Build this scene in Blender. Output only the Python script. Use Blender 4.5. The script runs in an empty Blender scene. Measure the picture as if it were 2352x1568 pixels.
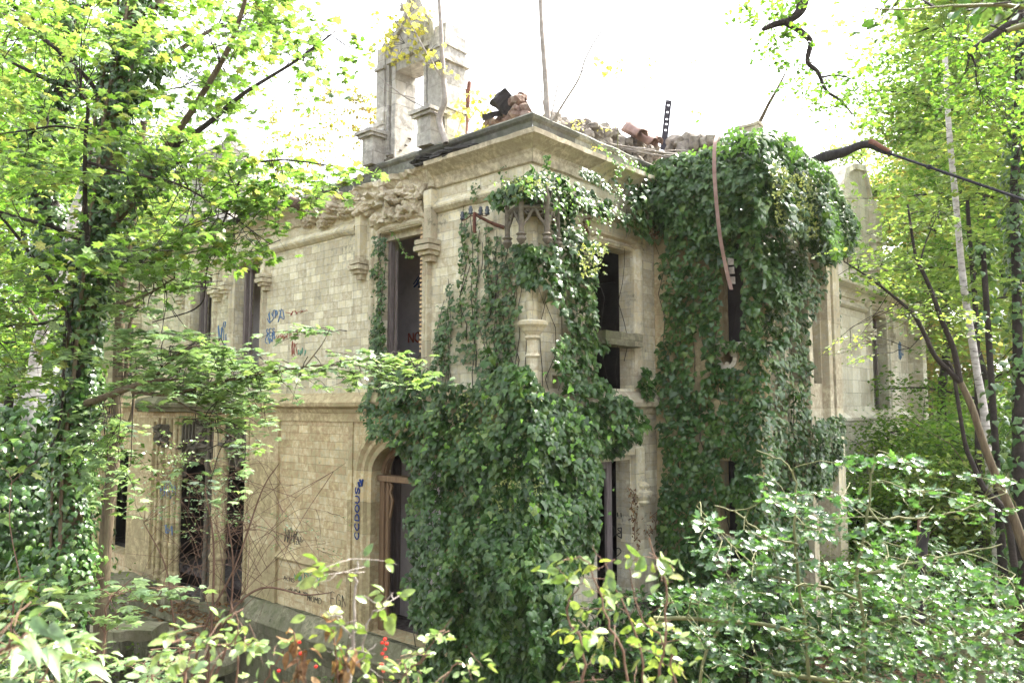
import bpy, bmesh, math, random
import numpy as np
from mathutils import Vector, Matrix, noise
D = bpy.data
SC = bpy.context.scene
COL = SC.collection
# ------------------------------------------------------------------ camera, sky, sun
EYE = 4.4; FPX = 1771.0; CX, CY = 1176.0, 784.0; PITCH = math.atan(151 / 1771.0)
cam_d = D.cameras.new("camera"); cam = D.objects.new("camera", cam_d); COL.objects.link(cam)
cam_d.sensor_width = 36.0; cam_d.lens = 36.0 * FPX / 2352.0
cam_d.clip_start = 0.05; cam_d.clip_end = 600
cam.location = (0, 0, EYE); cam.rotation_euler = (math.pi / 2 + PITCH, 0, 0)
cam_d.dof.use_dof = True; cam_d.dof.focus_distance = 13.5; cam_d.dof.aperture_fstop = 4.0
SC.camera = cam
SUN_EL, SUN_AZ = 50.0, 52.0          # azimuth clockwise from +Y (view direction)
w = D.worlds.new("World"); SC.world = w; w.use_nodes = True
nt = w.node_tree; bg = nt.nodes["Background"]
sky = nt.nodes.new("ShaderNodeTexSky"); sky.sky_type = 'NISHITA'; sky.sun_disc = False
sky.sun_elevation = math.radians(SUN_EL); sky.sun_rotation = math.radians(SUN_AZ)
sky.air_density = 1.0; sky.dust_density = 4.0; sky.ozone_density = 1.0
hs = nt.nodes.new("ShaderNodeHueSaturation"); hs.inputs['Saturation'].default_value = 0.22
nt.links.new(sky.outputs[0], hs.inputs['Color']); nt.links.new(hs.outputs[0], bg.inputs[0])
bg.inputs[1].default_value = 0.15
sd = D.lights.new("sun", 'SUN'); sd.energy = 3.2; sd.angle = math.radians(1.5); sd.color = (1, .93, .80)
so = D.objects.new("sun", sd); COL.objects.link(so)
_e, _a = math.radians(SUN_EL), math.radians(SUN_AZ)
sdir = Vector((math.sin(_a) * math.cos(_e), math.cos(_a) * math.cos(_e), math.sin(_e)))
so.rotation_euler = sdir.to_track_quat('Z', 'Y').to_euler(); so.location = sdir * 60
SC.view_settings.view_transform = 'Standard'; SC.view_settings.look = 'None'
SC.view_settings.gamma = 1.0; SC.view_settings.exposure = 2.65
SC.cycles.max_bounces = 7; SC.cycles.diffuse_bounces = 4; SC.cycles.transmission_bounces = 4
SC.cycles.glossy_bounces = 2; SC.cycles.caustics_reflective = False; SC.cycles.caustics_refractive = False

# ------------------------------------------------------------------ picture -> world helpers
rng = np.random.default_rng(7); random.seed(7)
CAM = np.array([0, 0, EYE])
aR = math.radians(42.0)
dR = np.array([math.sin(aR), math.cos(aR), 0.0]); dL = np.array([-math.cos(aR), math.sin(aR), 0.0])
nL = -dR; nR = -dL
CORNER = np.array([0.3366, 12.796, 0.0])
def ray(u, v):
    x = (u - CX) / FPX; y = (CY - v) / FPX
    return np.array([x, math.cos(PITCH) - y * math.sin(PITCH), math.sin(PITCH) + y * math.cos(PITCH)])
def at(u, v, dep):                       # world point on the sight line at forward distance dep
    d = ray(u, v); return CAM + d * (dep / d[1])
def px(length, dep): return length * dep / FPX
class Frame:                             # a wall: origin, run direction, outward direction
    def __init__(s, o, d, n, sg): s.o, s.d, s.n, s.sg = np.array(o, float), d, n, sg
    def w(s, a, o, z): return s.o + s.d * a + s.n * o + np.array([0, 0, z])
    def pick(s, u, v, off=0.0):
        d = ray(u, v); t = np.dot(s.o + s.n * off - CAM, s.n) / np.dot(d, s.n); p = CAM + d * t
        return float(np.dot(p - s.o, s.d)), float(p[2])
    def mat(s):
        x = s.d * s.sg; return Matrix(((x[0], s.n[0], 0, s.o[0]), (x[1], s.n[1], 0, s.o[1]), (0, 0, 1, 0), (0, 0, 0, 1)))
FL = Frame(CORNER, dL, nL, 1); FR = Frame(CORNER, dR, nR, -1)
BS0 = 3.85; BOUT = 2.2; BS1 = 7.4
FB = Frame(CORNER + dR * BS0, nR, -dR, -1)            # return side of the projecting bay
FF = Frame(CORNER + nR * BOUT, dR, nR, -1)            # its front

# ------------------------------------------------------------------ object helpers
def tag(o, label=None, cat=None, group=None, kind=None):
    if label: o['label'] = label
    if cat: o['category'] = cat
    if group: o['group'] = group
    if kind: o['kind'] = kind
    return o
def empty(name, loc, label=None, cat=None, group=None):
    o = D.objects.new(name, None); COL.objects.link(o); o.location = [float(c) for c in loc]; o.empty_display_size = .3
    return tag(o, label, cat, group)
def world_of(o):
    W = Matrix.LocRotScale(o.location, o.rotation_euler, o.scale)
    return world_of(o.parent) @ o.matrix_parent_inverse @ W if o.parent else W
def link(name, me, mat=None, parent=None, frame=None):
    o = D.objects.new(name, me); COL.objects.link(o)
    if mat is not None: me.materials.clear(); me.materials.append(mat)
    if parent is not None:
        o.parent = parent; o.matrix_parent_inverse = world_of(parent).inverted()
    o.matrix_basis = frame.mat() if frame else Matrix.Identity(4)
    return o
def np_mesh(name, V, F, smooth=False):
    """V (n,3), F (m,k) constant k"""
    me = D.meshes.new(name); V = np.asarray(V, np.float32); F = np.asarray(F, np.int32)
    m, k = F.shape
    me.vertices.add(len(V)); me.vertices.foreach_set('co', V.ravel())
    me.loops.add(m * k); me.loops.foreach_set('vertex_index', F.ravel())
    me.polygons.add(m); me.polygons.foreach_set('loop_start', np.arange(0, m * k, k, dtype=np.int32))
    me.polygons.foreach_set('loop_total', np.full(m, k, np.int32))
    if smooth: me.polygons.foreach_set('use_smooth', np.ones(m, bool))
    me.update(calc_edges=True); return me
class MB:                                # collects faces of one mesh
    def __init__(s): s.V = []; s.F = []
    def add(s, V, F):
        b = len(s.V); s.V += [tuple(map(float, v)) for v in V]; s.F += [tuple(b + i for i in f) for f in F]; return s
    def box(s, a, b):
        x0, y0, z0 = a; x1, y1, z1 = b
        V = [(x0, y0, z0), (x1, y0, z0), (x1, y1, z0), (x0, y1, z0), (x0, y0, z1), (x1, y0, z1), (x1, y1, z1), (x0, y1, z1)]
        return s.add(V, [(0, 3, 2, 1), (4, 5, 6, 7), (0, 1, 5, 4), (1, 2, 6, 5), (2, 3, 7, 6), (3, 0, 4, 7)])
    def build(s, name, mat, parent=None, frame=None, smooth=False, bevel=0):
        me = D.meshes.new(name)
        sg = frame.sg if frame else 1
        V = s.V if sg == 1 else [(-x, y, z) for x, y, z in s.V]
        me.from_pydata(V, [], s.F)
        bm = bmesh.new(); bm.from_mesh(me)
        bmesh.ops.recalc_face_normals(bm, faces=bm.faces)
        if bevel: bmesh.ops.bevel(bm, geom=bm.edges[:], offset=bevel, segments=1, affect='EDGES')
        bm.to_mesh(me); bm.free()
        if smooth:
            for p in me.polygons: p.use_smooth = True
        return link(name, me, mat, parent, frame)
def nz(p, sc=1.0): return noise.noise(Vector((p[0] * sc, p[1] * sc, p[2] * sc)))
def sweep(mb, prof, s0, s1, step=.16, amp=.008, m0=False, m1=False, seed=0.0, fall=None):
    """prof: closed outline of (out, z); swept from s0 to s1, mitred round a corner at m0"""
    n = max(2, int(abs(s1 - s0) / step) + 1); V = []; k = len(prof)
    for i in range(n):
        t = i / (n - 1)
        for (o, z) in prof:
            sa = s0 + (s1 - s0) * t
            if m0: sa += -o * (1 - t)
            if m1: sa += o * t
            h = noise.noise_vector(Vector((sa * 2.7 + seed, o * 3, z * 3 + seed))) * amp
            h2 = noise.noise_vector(Vector((sa * 11 + seed, o * 9, z * 9))) * amp * .5
            f = fall(sa) if fall else 0.0
            V.append((sa + h.x, max(o * (1 - f), -.05) + (h.y + h2.y) * (1 + 6 * f), z + (h.z + h2.z) * (1 + 4 * f)))
    F = []
    for i in range(n - 1):
        for j in range(k):
            a = i * k + j; b = i * k + (j + 1) % k; F.append((a, b, b + k, a + k))
    F.append(tuple(range(k))); F.append(tuple((n - 1) * k + j for j in range(k)))
    mb.add(V, F); return mb
def rbox(mb, a, b, step=.18, amp=.01, seed=0.):
    """box with worn, uneven faces"""
    lo = [min(a[i], b[i]) for i in range(3)]; hi = [max(a[i], b[i]) for i in range(3)]
    ns = [max(1, min(40, int((hi[i] - lo[i]) / step))) for i in range(3)]
    idx = {}; V = []; F = []
    def vid(i, j, k):
        if (i, j, k) not in idx:
            p = [lo[0] + (hi[0] - lo[0]) * i / ns[0], lo[1] + (hi[1] - lo[1]) * j / ns[1], lo[2] + (hi[2] - lo[2]) * k / ns[2]]
            h = noise.noise_vector(Vector((p[0] * 4 + seed, p[1] * 4, p[2] * 4))) * amp + noise.noise_vector(Vector((p[0] * 15, p[1] * 15 + seed, p[2] * 15))) * amp * .5
            idx[(i, j, k)] = len(V); V.append((p[0] + h.x, p[1] + h.y, p[2] + h.z))
        return idx[(i, j, k)]
    for ax in range(3):
        o1, o2 = (ax + 1) % 3, (ax + 2) % 3
        for side in (0, ns[ax]):
            for i in range(ns[o1]):
                for j in range(ns[o2]):
                    q = []
                    for di, dj in ((0, 0), (1, 0), (1, 1), (0, 1)):
                        c = [0, 0, 0]; c[ax] = side; c[o1] = i + di; c[o2] = j + dj; q.append(vid(*c))
                    F.append(tuple(q))
    mb.add(V, F); return mb
def rock(mb, c, size, seed=0, rough=.25, sub=2, rot=None):
    bm = bmesh.new(); bmesh.ops.create_icosphere(bm, subdivisions=sub, radius=1.0)
    V = []
    R = Matrix.Rotation(seed * 1.7, 3, 'Z') if rot is None else rot
    for v in bm.verts:
        p = v.co.copy(); m = max(abs(p.x), abs(p.y), abs(p.z)); p = p.lerp(p / m, .85)
        p *= 1 + rough * noise.noise(v.co * 1.8 + Vector((seed * 3.1, 0, 0))) + rough * .4 * noise.noise(v.co * 5 + Vector((seed, 0, 0)))
        p = R @ Vector((p.x * size[0], p.y * size[1], p.z * size[2])); V.append((c[0] + p.x, c[1] + p.y, c[2] + p.z))
    mb.add(V, [tuple(x.index for x in f.verts) for f in bm.faces]); bm.free(); return mb
def lathe(mb, c, prof, n=14):
    V = []; F = []
    for (r, z) in prof:
        for i in range(n): V.append((c[0] + r * math.cos(2 * math.pi * i / n), c[1] + r * math.sin(2 * math.pi * i / n), c[2] + z))
    for j in range(len(prof) - 1):
        for i in range(n): F.append((j * n + i, j * n + (i + 1) % n, (j + 1) * n + (i + 1) % n, (j + 1) * n + i))
    F.append(tuple(range(n))); F.append(tuple((len(prof) - 1) * n + i for i in range(n))); mb.add(V, F); return mb
class Tubes:                             # tapered tubes of one mesh, numpy
    def __init__(s, n=6): s.n = n; s.V = []; s.F = []; s.b = 0
    def add(s, P, R):
        P = np.asarray(P, float); R = np.asarray(R, float) * np.ones(len(P)); n = s.n; k = len(P)
        T = np.gradient(P, axis=0); T /= np.linalg.norm(T, axis=1)[:, None] + 1e-9
        ref = np.array([0.13, .2, 1.0]) if abs(T[:, 2]).mean() < .8 else np.array([1.0, .1, .1])
        A = np.cross(T, ref); A /= np.linalg.norm(A, axis=1)[:, None] + 1e-9; B = np.cross(T, A)
        th = np.arange(n) * 2 * math.pi / n
        V = P[:, None, :] + R[:, None, None] * (A[:, None, :] * np.cos(th)[None, :, None] + B[:, None, :] * np.sin(th)[None, :, None])
        i = np.arange(k - 1)[:, None] * n; j = np.arange(n)[None, :]; j2 = (j + 1) % n
        F = np.stack([i + j, i + j2, i + n + j2, i + n + j], -1).reshape(-1, 4) + s.b
        s.V.append(V.reshape(-1, 3)); s.F.append(F); s.b += k * n; return s
    def build(s, name, mat, parent=None):
        if not s.V: return None
        return link(name, np_mesh(name, np.vstack(s.V), np.vstack(s.F), True), mat, parent)
def smooth_path(P, m=6):
    """Catmull-Rom through the points; P (k, d)"""
    P = np.asarray(P, float); Q = np.vstack([2 * P[0] - P[1], P, 2 * P[-1] - P[-2]]); out = []
    for i in range(1, len(Q) - 2):
        for t in np.arange(m) / m:
            out.append(.5 * ((2 * Q[i]) + (-Q[i - 1] + Q[i + 1]) * t + (2 * Q[i - 1] - 5 * Q[i] + 4 * Q[i + 1] - Q[i + 2]) * t * t + (-Q[i - 1] + 3 * Q[i] - 3 * Q[i + 1] + Q[i + 2]) * t ** 3))
    out.append(P[-1]); return np.array(out)

# ------------------------------------------------------------------ leaves
def outline(pts, cup=.12, fold=.0):
    """fan of triangles from a centre to an outline of (x, y); y = base to tip"""
    P = np.array(pts, float); c = np.array([[0, .38]]); A = np.vstack([c, P])
    z = -cup * ((A[:, 0]) ** 2 + (A[:, 1] - .38) ** 2) * 2 + fold * np.abs(A[:, 0])
    V = np.column_stack([A, z]); k = len(P); F = [(0, 1 + i, 1 + (i + 1) % k) for i in range(k)]
    return V, np.array(F)
def mir(h): return h + [(-x, y) for x, y in reversed(h) if abs(x) > 1e-6]
MAPLE = outline(mir([(0, 0), (.12, .02), (.34, -.08), (.33, .12), (.56, .32), (.36, .40), (.42, .70), (.17, .60), (0, 1.0)]), .18)
MAPLE_S = outline([(0, 0), (.36, -.02), (.5, .42), (.3, .62), (0, 1), (-.3, .62), (-.5, .42), (-.36, -.02)], .2)
IVY = outline(mir([(0, .04), (.30, -.08), (.50, .16), (.30, .48), (0, 1.0)]), .35)
OVAL = outline(mir([(0, 0), (.22, .18), (.30, .48), (.18, .80), (0, 1)]), .1, .25)
LANCE = outline(mir([(0, 0), (.15, .2), (.18, .5), (0, 1)]), .25, .3)
HOLLY = outline(mir([(0, 0), (.10, .10), (.30, .14), (.17, .30), (.36, .42), (.18, .54), (.30, .72), (.11, .78), (0, 1.05)]), -.2, .35)
QUAD = (np.array([(0, 0, 0), (.34, .45, .06), (0, 1, -.05), (-.34, .45, .06)]), np.array([(0, 1, 2), (0, 2, 3)]))
def norm(a): return a / (np.linalg.norm(a, axis=-1, keepdims=True) + 1e-9)
def leaf_mesh(name, P, N, T, S, tmpl):
    TV, TF = tmpl; P = np.asarray(P, float); n = len(P); N = norm(np.asarray(N, float)); T = np.asarray(T, float)
    T = norm(T - N * np.sum(T * N, 1)[:, None]); X = np.cross(T, N); S = np.asarray(S) * np.ones(n)
    curl = rng.uniform(.3, 1.9, n)
    V = P[:, None, :] + S[:, None, None] * (TV[None, :, 0, None] * X[:, None, :] + TV[None, :, 1, None] * T[:, None, :] + (TV[None, :, 2] * curl[:, None])[..., None] * N[:, None, :])
    F = TF[None] + (np.arange(n) * len(TV))[:, None, None]
    return np_mesh(name, V.reshape(-1, 3), F.reshape(-1, 3))
def inpoly(P, poly):
    poly = np.asarray(poly, float); x, y = P[:, 0], P[:, 1]; c = np.zeros(len(P), bool); j = len(poly) - 1
    for i in range(len(poly)):
        xi, yi = poly[i]; xj, yj = poly[j]
        c ^= ((yi > y) != (yj > y)) & (x < (xj - xi) * (y - yi) / (yj - yi + 1e-12) + xi); j = i
    return c
def sample(poly, n):
    poly = np.asarray(poly, float); lo, hi = poly.min(0), poly.max(0); out = []; got = 0
    while got < n:
        P = lo + rng.random((n * 2, 2)) * (hi - lo); P = P[inpoly(P, poly)]; out.append(P); got += len(P)
    return np.vstack(out)[:n]

# ------------------------------------------------------------------ materials
def new_mat(name):
    m = D.materials.new(name); m.use_nodes = True; t = m.node_tree; b = t.nodes['Principled BSDF']; return m, t, b
def nn(t, kind, **kw):
    n = t.nodes.new(kind)
    for k, v in kw.items():
        if k in n.inputs: n.inputs[k].default_value = v
        else: setattr(n, k, v)
    return n
def ramp(t, fac, stops, interp='LINEAR'):
    r = t.nodes.new('ShaderNodeValToRGB'); r.color_ramp.interpolation = interp
    e = r.color_ramp.elements
    while len(e) > 1: e.remove(e[-1])
    e[0].position = stops[0][0]; e[0].color = (*stops[0][1], 1)
    for p, c in stops[1:]:
        q = e.new(p); q.color = (*c, 1)
    t.links.new(fac, r.inputs[0]); return r
def mixc(t, fac, a, b, mode='MIX'):
    m = t.nodes.new('ShaderNodeMix'); m.data_type = 'RGBA'; m.blend_type = mode
    for sock, v in ((m.inputs[0], fac), (m.inputs[6], a), (m.inputs[7], b)):
        if hasattr(v, 'is_linked'): t.links.new(v, sock)
        elif isinstance(v, (int, float)): sock.default_value = v
        else: sock.default_value = (*v, 1)
    return m.outputs[2]
def leaf_mat(name, cols, trans=.45, rough=.42, spec=.4, tcol=1.6):
    m, t, b = new_mat(name); g = nn(t, 'ShaderNodeNewGeometry')
    st = [(i / max(1, len(cols) - 1), c) for i, c in enumerate(cols)]
    r = ramp(t, g.outputs['Random Per Island'], st)
    b.inputs['Roughness'].default_value = rough; b.inputs['Specular IOR Level'].default_value = spec
    tc = nn(t, 'ShaderNodeTexCoord'); n1 = nn(t, 'ShaderNodeTexNoise', Scale=55.0, Detail=3); t.links.new(tc.outputs['Object'], n1.inputs['Vector'])
    n2 = nn(t, 'ShaderNodeTexNoise', Scale=1.7, Detail=3); t.links.new(tc.outputs['Object'], n2.inputs['Vector'])
    f1 = ramp(t, n1.outputs[0], [(.35, (.62, .60, .55)), (.62, (1.25, 1.25, 1.1))]).outputs[0]; f2 = ramp(t, n2.outputs[0], [(.35, (.75, .78, .85)), (.65, (1.25, 1.2, .95))]).outputs[0]
    cc_ = mixc(t, 1.0, mixc(t, 1.0, r.outputs[0], f1, 'MULTIPLY'), f2, 'MULTIPLY')
    t.links.new(cc_, b.inputs['Base Color'])
    tr = nn(t, 'ShaderNodeBsdfTranslucent'); mc = mixc(t, 1.0, cc_, (tcol, tcol * 1.03, tcol * .62), 'MULTIPLY')
    t.links.new(mc, tr.inputs[0]); mx = nn(t, 'ShaderNodeMixShader'); mx.inputs[0].default_value = trans
    t.links.new(b.outputs[0], mx.inputs[1]); t.links.new(tr.outputs[0], mx.inputs[2])
    t.links.new(mx.outputs[0], t.nodes['Material Output'].inputs[0]); return m
def simple(name, cols, scale=6, rough=.8, metal=0., bump=.3, detail=6, bscale=None, stretch=None):
    m, t, b = new_mat(name); tc = nn(t, 'ShaderNodeTexCoord'); v = tc.outputs['Object']
    if stretch:
        mp = nn(t, 'ShaderNodeMapping'); mp.inputs['Scale'].default_value = stretch; t.links.new(v, mp.inputs[0]); v = mp.outputs[0]
    n = nn(t, 'ShaderNodeTexNoise', Scale=scale, Detail=detail, Roughness=.65); t.links.new(v, n.inputs['Vector'])
    st = [(.3 + .4 * i / max(1, len(cols) - 1), c) for i, c in enumerate(cols)]
    r = ramp(t, n.outputs[0], st); t.links.new(r.outputs[0], b.inputs['Base Color'])
    b.inputs['Roughness'].default_value = rough; b.inputs['Metallic'].default_value = metal
    b.inputs['Specular IOR Level'].default_value = .25
    if bump:
        n2 = nn(t, 'ShaderNodeTexNoise', Scale=bscale or scale * 4, Detail=5, Roughness=.7); t.links.new(v, n2.inputs['Vector'])
        bp = nn(t, 'ShaderNodeBump', Strength=bump, Distance=.03); t.links.new(n2.outputs[0], bp.inputs['Height']); t.links.new(bp.outputs[0], b.inputs['Normal'])
    return m
def stone(name, c1, c2, stain, blocks=True, rowh=.165, bw=.34, moss=.0, pit=.4, mortar=(.30, .26, .19), stain_amt=.5):
    """ashlar: local x (+y round reveals) along the wall, local z up, in metres"""
    m, t, b = new_mat(name); tc = nn(t, 'ShaderNodeTexCoord'); sp = nn(t, 'ShaderNodeSeparateXYZ'); t.links.new(tc.outputs['Object'], sp.inputs[0])
    ad = nn(t, 'ShaderNodeMath', operation='ADD'); t.links.new(sp.outputs[0], ad.inputs[0]); t.links.new(sp.outputs[1], ad.inputs[1])
    cb = nn(t, 'ShaderNodeCombineXYZ'); t.links.new(ad.outputs[0], cb.inputs[0]); t.links.new(sp.outputs[2], cb.inputs[1])
    P = tc.outputs['Object']
    n1 = nn(t, 'ShaderNodeTexNoise', Scale=1.1, Detail=6, Roughness=.62); t.links.new(P, n1.inputs['Vector'])
    n2 = nn(t, 'ShaderNodeTexNoise', Scale=9.0, Detail=8, Roughness=.72); t.links.new(P, n2.inputs['Vector'])
    n3 = nn(t, 'ShaderNodeTexNoise', Scale=45.0, Detail=4, Roughness=.7); t.links.new(P, n3.inputs['Vector'])
    wob = nn(t, 'ShaderNodeMix'); wob.data_type = 'VECTOR'; wob.inputs[0].default_value = .012
    t.links.new(cb.outputs[0], wob.inputs[4]); t.links.new(n2.outputs['Color'], wob.inputs[5])
    if blocks:
        br = nn(t, 'ShaderNodeTexBrick', Scale=1.0); br.inputs['Brick Width'].default_value = bw; br.inputs['Row Height'].default_value = rowh
        br.inputs['Mortar Size'].default_value = .004; br.inputs['Mortar Smooth'].default_value = .3; br.inputs['Bias'].default_value = 0
        br.squash = .8; br.squash_frequency = 3; br.offset = .43
        br.inputs['Color1'].default_value = (0, 0, 0, 1); br.inputs['Color2'].default_value = (1, 1, 1, 1); br.inputs['Mortar'].default_value = (.5, .5, .5, 1)
        t.links.new(wob.outputs[1], br.inputs['Vector'])
        base = ramp(t, br.outputs['Color'], [(0, c1), (.5, tuple((a + d) / 2 for a, d in zip(c1, c2))), (.8, c2), (1, tuple(min(1, x * 1.12) for x in c2))]).outputs[0]
    else:
        base = ramp(t, n1.outputs[0], [(.3, c1), (.7, c2)]).outputs[0]
    f1 = ramp(t, n2.outputs[0], [(.44, (0, 0, 0)), (.64, (1, 1, 1))]).outputs[0]
    base = mixc(t, .30, base, f1, 'OVERLAY')
    # large weather stains with their own shape
    st = ramp(t, n1.outputs[0], [(.46, (0, 0, 0)), (.66, (1, 1, 1))]).outputs[0]
    sm = nn(t, 'ShaderNodeMath', operation='MULTIPLY'); t.links.new(st, sm.inputs[0]); t.links.new(f1, sm.inputs[1])
    sa = nn(t, 'ShaderNodeMath', operation='MULTIPLY'); t.links.new(sm.outputs[0], sa.inputs[0]); sa.inputs[1].default_value = stain_amt * 1.6
    sa.use_clamp = True
    base = mixc(t, sa.outputs[0], base, stain)
    # streaks down the wall
    mp = nn(t, 'ShaderNodeMapping'); mp.inputs['Scale'].default_value = (5.5, 5.5, .35); t.links.new(P, mp.inputs[0])
    n4 = nn(t, 'ShaderNodeTexNoise', Scale=1.0, Detail=5, Roughness=.6); t.links.new(mp.outputs[0], n4.inputs['Vector'])
    s4 = ramp(t, n4.outputs[0], [(.52, (0, 0, 0)), (.72, (1, 1, 1))]).outputs[0]
    s4m = nn(t, 'ShaderNodeMath', operation='MULTIPLY'); t.links.new(s4, s4m.inputs[0]); s4m.inputs[1].default_value = stain_amt * .55
    base = mixc(t, s4m.outputs[0], base, tuple(x * .75 for x in stain))
    # pitting specks
    pt = ramp(t, n3.outputs[0], [(.30, (1, 1, 1)), (.40, (0, 0, 0))]).outputs[0]
    pm = nn(t, 'ShaderNodeMath', operation='MULTIPLY'); t.links.new(pt, pm.inputs[0]); pm.inputs[1].default_value = pit
    base = mixc(t, pm.outputs[0], base, tuple(x * .35 for x in stain))
    if moss:
        n5 = nn(t, 'ShaderNodeTexNoise', Scale=2.3, Detail=7, Roughness=.7); t.links.new(P, n5.inputs['Vector'])
        s5 = ramp(t, n5.outputs[0], [(.45, (0, 0, 0)), (.62, (1, 1, 1))]).outputs[0]
        mm = nn(t, 'ShaderNodeMath', operation='MULTIPLY'); t.links.new(s5, mm.inputs[0]); mm.inputs[1].default_value = moss
        base = mixc(t, mm.outputs[0], base, (.09, .11, .04))
    hsum = n3.outputs[0]
    bp = nn(t, 'ShaderNodeBump', Strength=.45, Distance=.012); t.links.new(hsum, bp.inputs['Height'])
    bp2 = nn(t, 'ShaderNodeBump', Strength=.5, Distance=.03); t.links.new(n2.outputs[0], bp2.inputs['Height']); t.links.new(bp.outputs[0], bp2.inputs['Normal'])
    last = bp2
    if blocks:
        mf = nn(t, 'ShaderNodeMath', operation='MULTIPLY'); t.links.new(br.outputs['Fac'], mf.inputs[0]); mf.inputs[1].default_value = .7
        base = mixc(t, mf.outputs[0], base, mortar)
        bp3 = nn(t, 'ShaderNodeBump', Strength=.9, Distance=.015); bp3.invert = True
        t.links.new(br.outputs['Fac'], bp3.inputs['Height']); t.links.new(bp2.outputs[0], bp3.inputs['Normal']); last = bp3
    t.links.new(last.outputs[0], b.inputs['Normal'])
    t.links.new(base, b.inputs['Base Color']); b.inputs['Roughness'].default_value = .9; b.inputs['Specular IOR Level'].default_value = .15
    return m
M = {}
M['ashlar'] = stone('ashlar_upper', (.60, .55, .42), (.74, .70, .56), (.27, .25, .19), stain_amt=.8)
M['ashlar_low'] = stone('ashlar_lower', (.57, .46, .27), (.69, .60, .41), (.24, .22, .12), stain_amt=.6, moss=.16, mortar=(.36, .28, .17))
M['stone'] = stone('dressed_stone', (.54, .49, .36), (.70, .65, .51), (.22, .20, .14), stain_amt=.75, blocks=True, rowh=.62, bw=9.0, mortar=(.26, .23, .17))
M['stone_low'] = stone('dressed_stone_lower', (.50, .41, .24), (.64, .55, .36), (.17, .16, .09), blocks=True, rowh=.62, bw=9.0, moss=.15, mortar=(.22, .19, .12))
M['cornice'] = stone('weathered_cornice', (.48, .42, .30), (.66, .61, .48), (.17, .15, .11), blocks=True, rowh=5.0, bw=1.3, stain_amt=.6, mortar=(.14, .12, .09))
M['parapet'] = stone('lichen_parapet', (.11, .11, .105), (.25, .25, .22), (.07, .07, .06), blocks=True, rowh=5.0, bw=.95, moss=.25, mortar=(.05, .05, .04), stain_amt=.7)
M['pale'] = stone('pale_stone', (.60, .55, .46), (.76, .72, .63), (.24, .22, .18), blocks=True, rowh=.4, bw=.7, stain_amt=.5, mortar=(.2, .19, .16))
M['dormer'] = stone('dormer_stone', (.40, .38, .35), (.56, .54, .50), (.20, .19, .17), blocks=True, rowh=.5, bw=.7, stain_amt=.6, mortar=(.2, .19, .17))
M['plinth'] = stone('mossy_plinth', (.17, .16, .11), (.30, .28, .20), (.06, .07, .035), blocks=True, rowh=.4, bw=.8, moss=.45, mortar=(.05, .05, .03), stain_amt=.7)
M['carved'] = stone('dark_carved_stone', (.10, .09, .07), (.24, .21, .17), (.04, .035, .03), blocks=False, stain_amt=.6)
M['rubble'] = simple('rubble', [(.10, .09, .08), (.24, .21, .18), (.40, .37, .32)], 5, .95, bump=.8)
M['brick'] = simple('brick_rubble', [(.12, .075, .06), (.22, .15, .12), (.34, .30, .25)], 9, .95, bump=.7)
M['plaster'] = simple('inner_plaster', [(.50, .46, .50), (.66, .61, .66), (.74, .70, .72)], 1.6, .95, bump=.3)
M['plaster_dk'] = simple('shade_dark_plaster', [(.025, .02, .02), (.06, .05, .05)], 2, .95, bump=.3)  # near-black: the shade of the unlit rooms is put into the colour
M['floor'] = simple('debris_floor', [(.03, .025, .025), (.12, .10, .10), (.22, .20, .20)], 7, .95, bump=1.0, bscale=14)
M['slate'] = simple('slate', [(.02, .02, .022), (.07, .065, .06)], 8, .7, bump=.6)
M['wood_tan'] = simple('weathered_oak', [(.17, .105, .06), (.30, .20, .125)], 4, .7, bump=.4, stretch=(8, 8, .6))
M['wood_grey'] = simple('grey_joinery', [(.13, .10, .10), (.30, .26, .26)], 5, .75, bump=.5, stretch=(8, 8, .7))
M['lath'] = simple('pale_lath', [(.45, .30, .17), (.62, .47, .30)], 8, .7)
M['redp'] = simple('red_paint', [(.38, .03, .02), (.50, .06, .04)], 8, .6)
M['rust'] = simple('rusty_iron', [(.07, .03, .025), (.16, .07, .05), (.22, .12, .09)], 10, .8, .2, bump=.4)
M['rust_pale'] = simple('rusty_sheet', [(.20, .12, .10), (.33, .23, .20)], 5, .55, .35, bump=.2)
M['iron'] = simple('dark_iron', [(.02, .018, .025), (.05, .045, .055)], 10, .6, .5, bump=.2)
M['timber'] = simple('burnt_timber', [(.012, .011, .012), (.05, .045, .045)], 6, .85, bump=.8, stretch=(3, 3, .5))
M['timber_br'] = simple('old_timber', [(.05, .035, .025), (.16, .11, .08)], 6, .85, bump=.8)
M['bark'] = simple('brown_bark', [(.06, .045, .03), (.13, .10, .065), (.17, .15, .09)], 8, .9, bump=.8, stretch=(3, 3, .5))
M['bark_dk'] = simple('dark_bark', [(.018, .015, .013), (.05, .04, .035)], 8, .9, bump=.8)
M['bark_lt'] = simple('pale_bark', [(.20, .17, .15), (.36, .33, .30)], 8, .8, bump=.3)
M['twig'] = simple('red_brown_twig', [(.09, .05, .035), (.19, .12, .085)], 8, .8, bump=0)
M['twig_gn'] = simple('green_twig', [(.10, .11, .05), (.17, .17, .08)], 8, .7, bump=0)
M['glass'] = simple('insulator_glass', [(.03, .035, .05), (.12, .14, .16)], 8, .08, bump=0)
M['blue'] = simple('blue_spray', [(.01, .03, .16), (.02, .06, .26)], 8, .6, bump=0)
M['lblue'] = simple('pale_blue_spray', [(.07, .15, .34), (.14, .25, .42)], 8, .6, bump=0)
M['blk'] = simple('black_marker', [(.03, .03, .03), (.05, .05, .05)], 8, .6, bump=0)
M['teal'] = simple('teal_spray', [(.12, .30, .22), (.20, .38, .28)], 8, .6, bump=0)
M['redg'] = simple('red_spray', [(.28, .04, .03), (.36, .08, .06)], 8, .6, bump=0)
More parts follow.
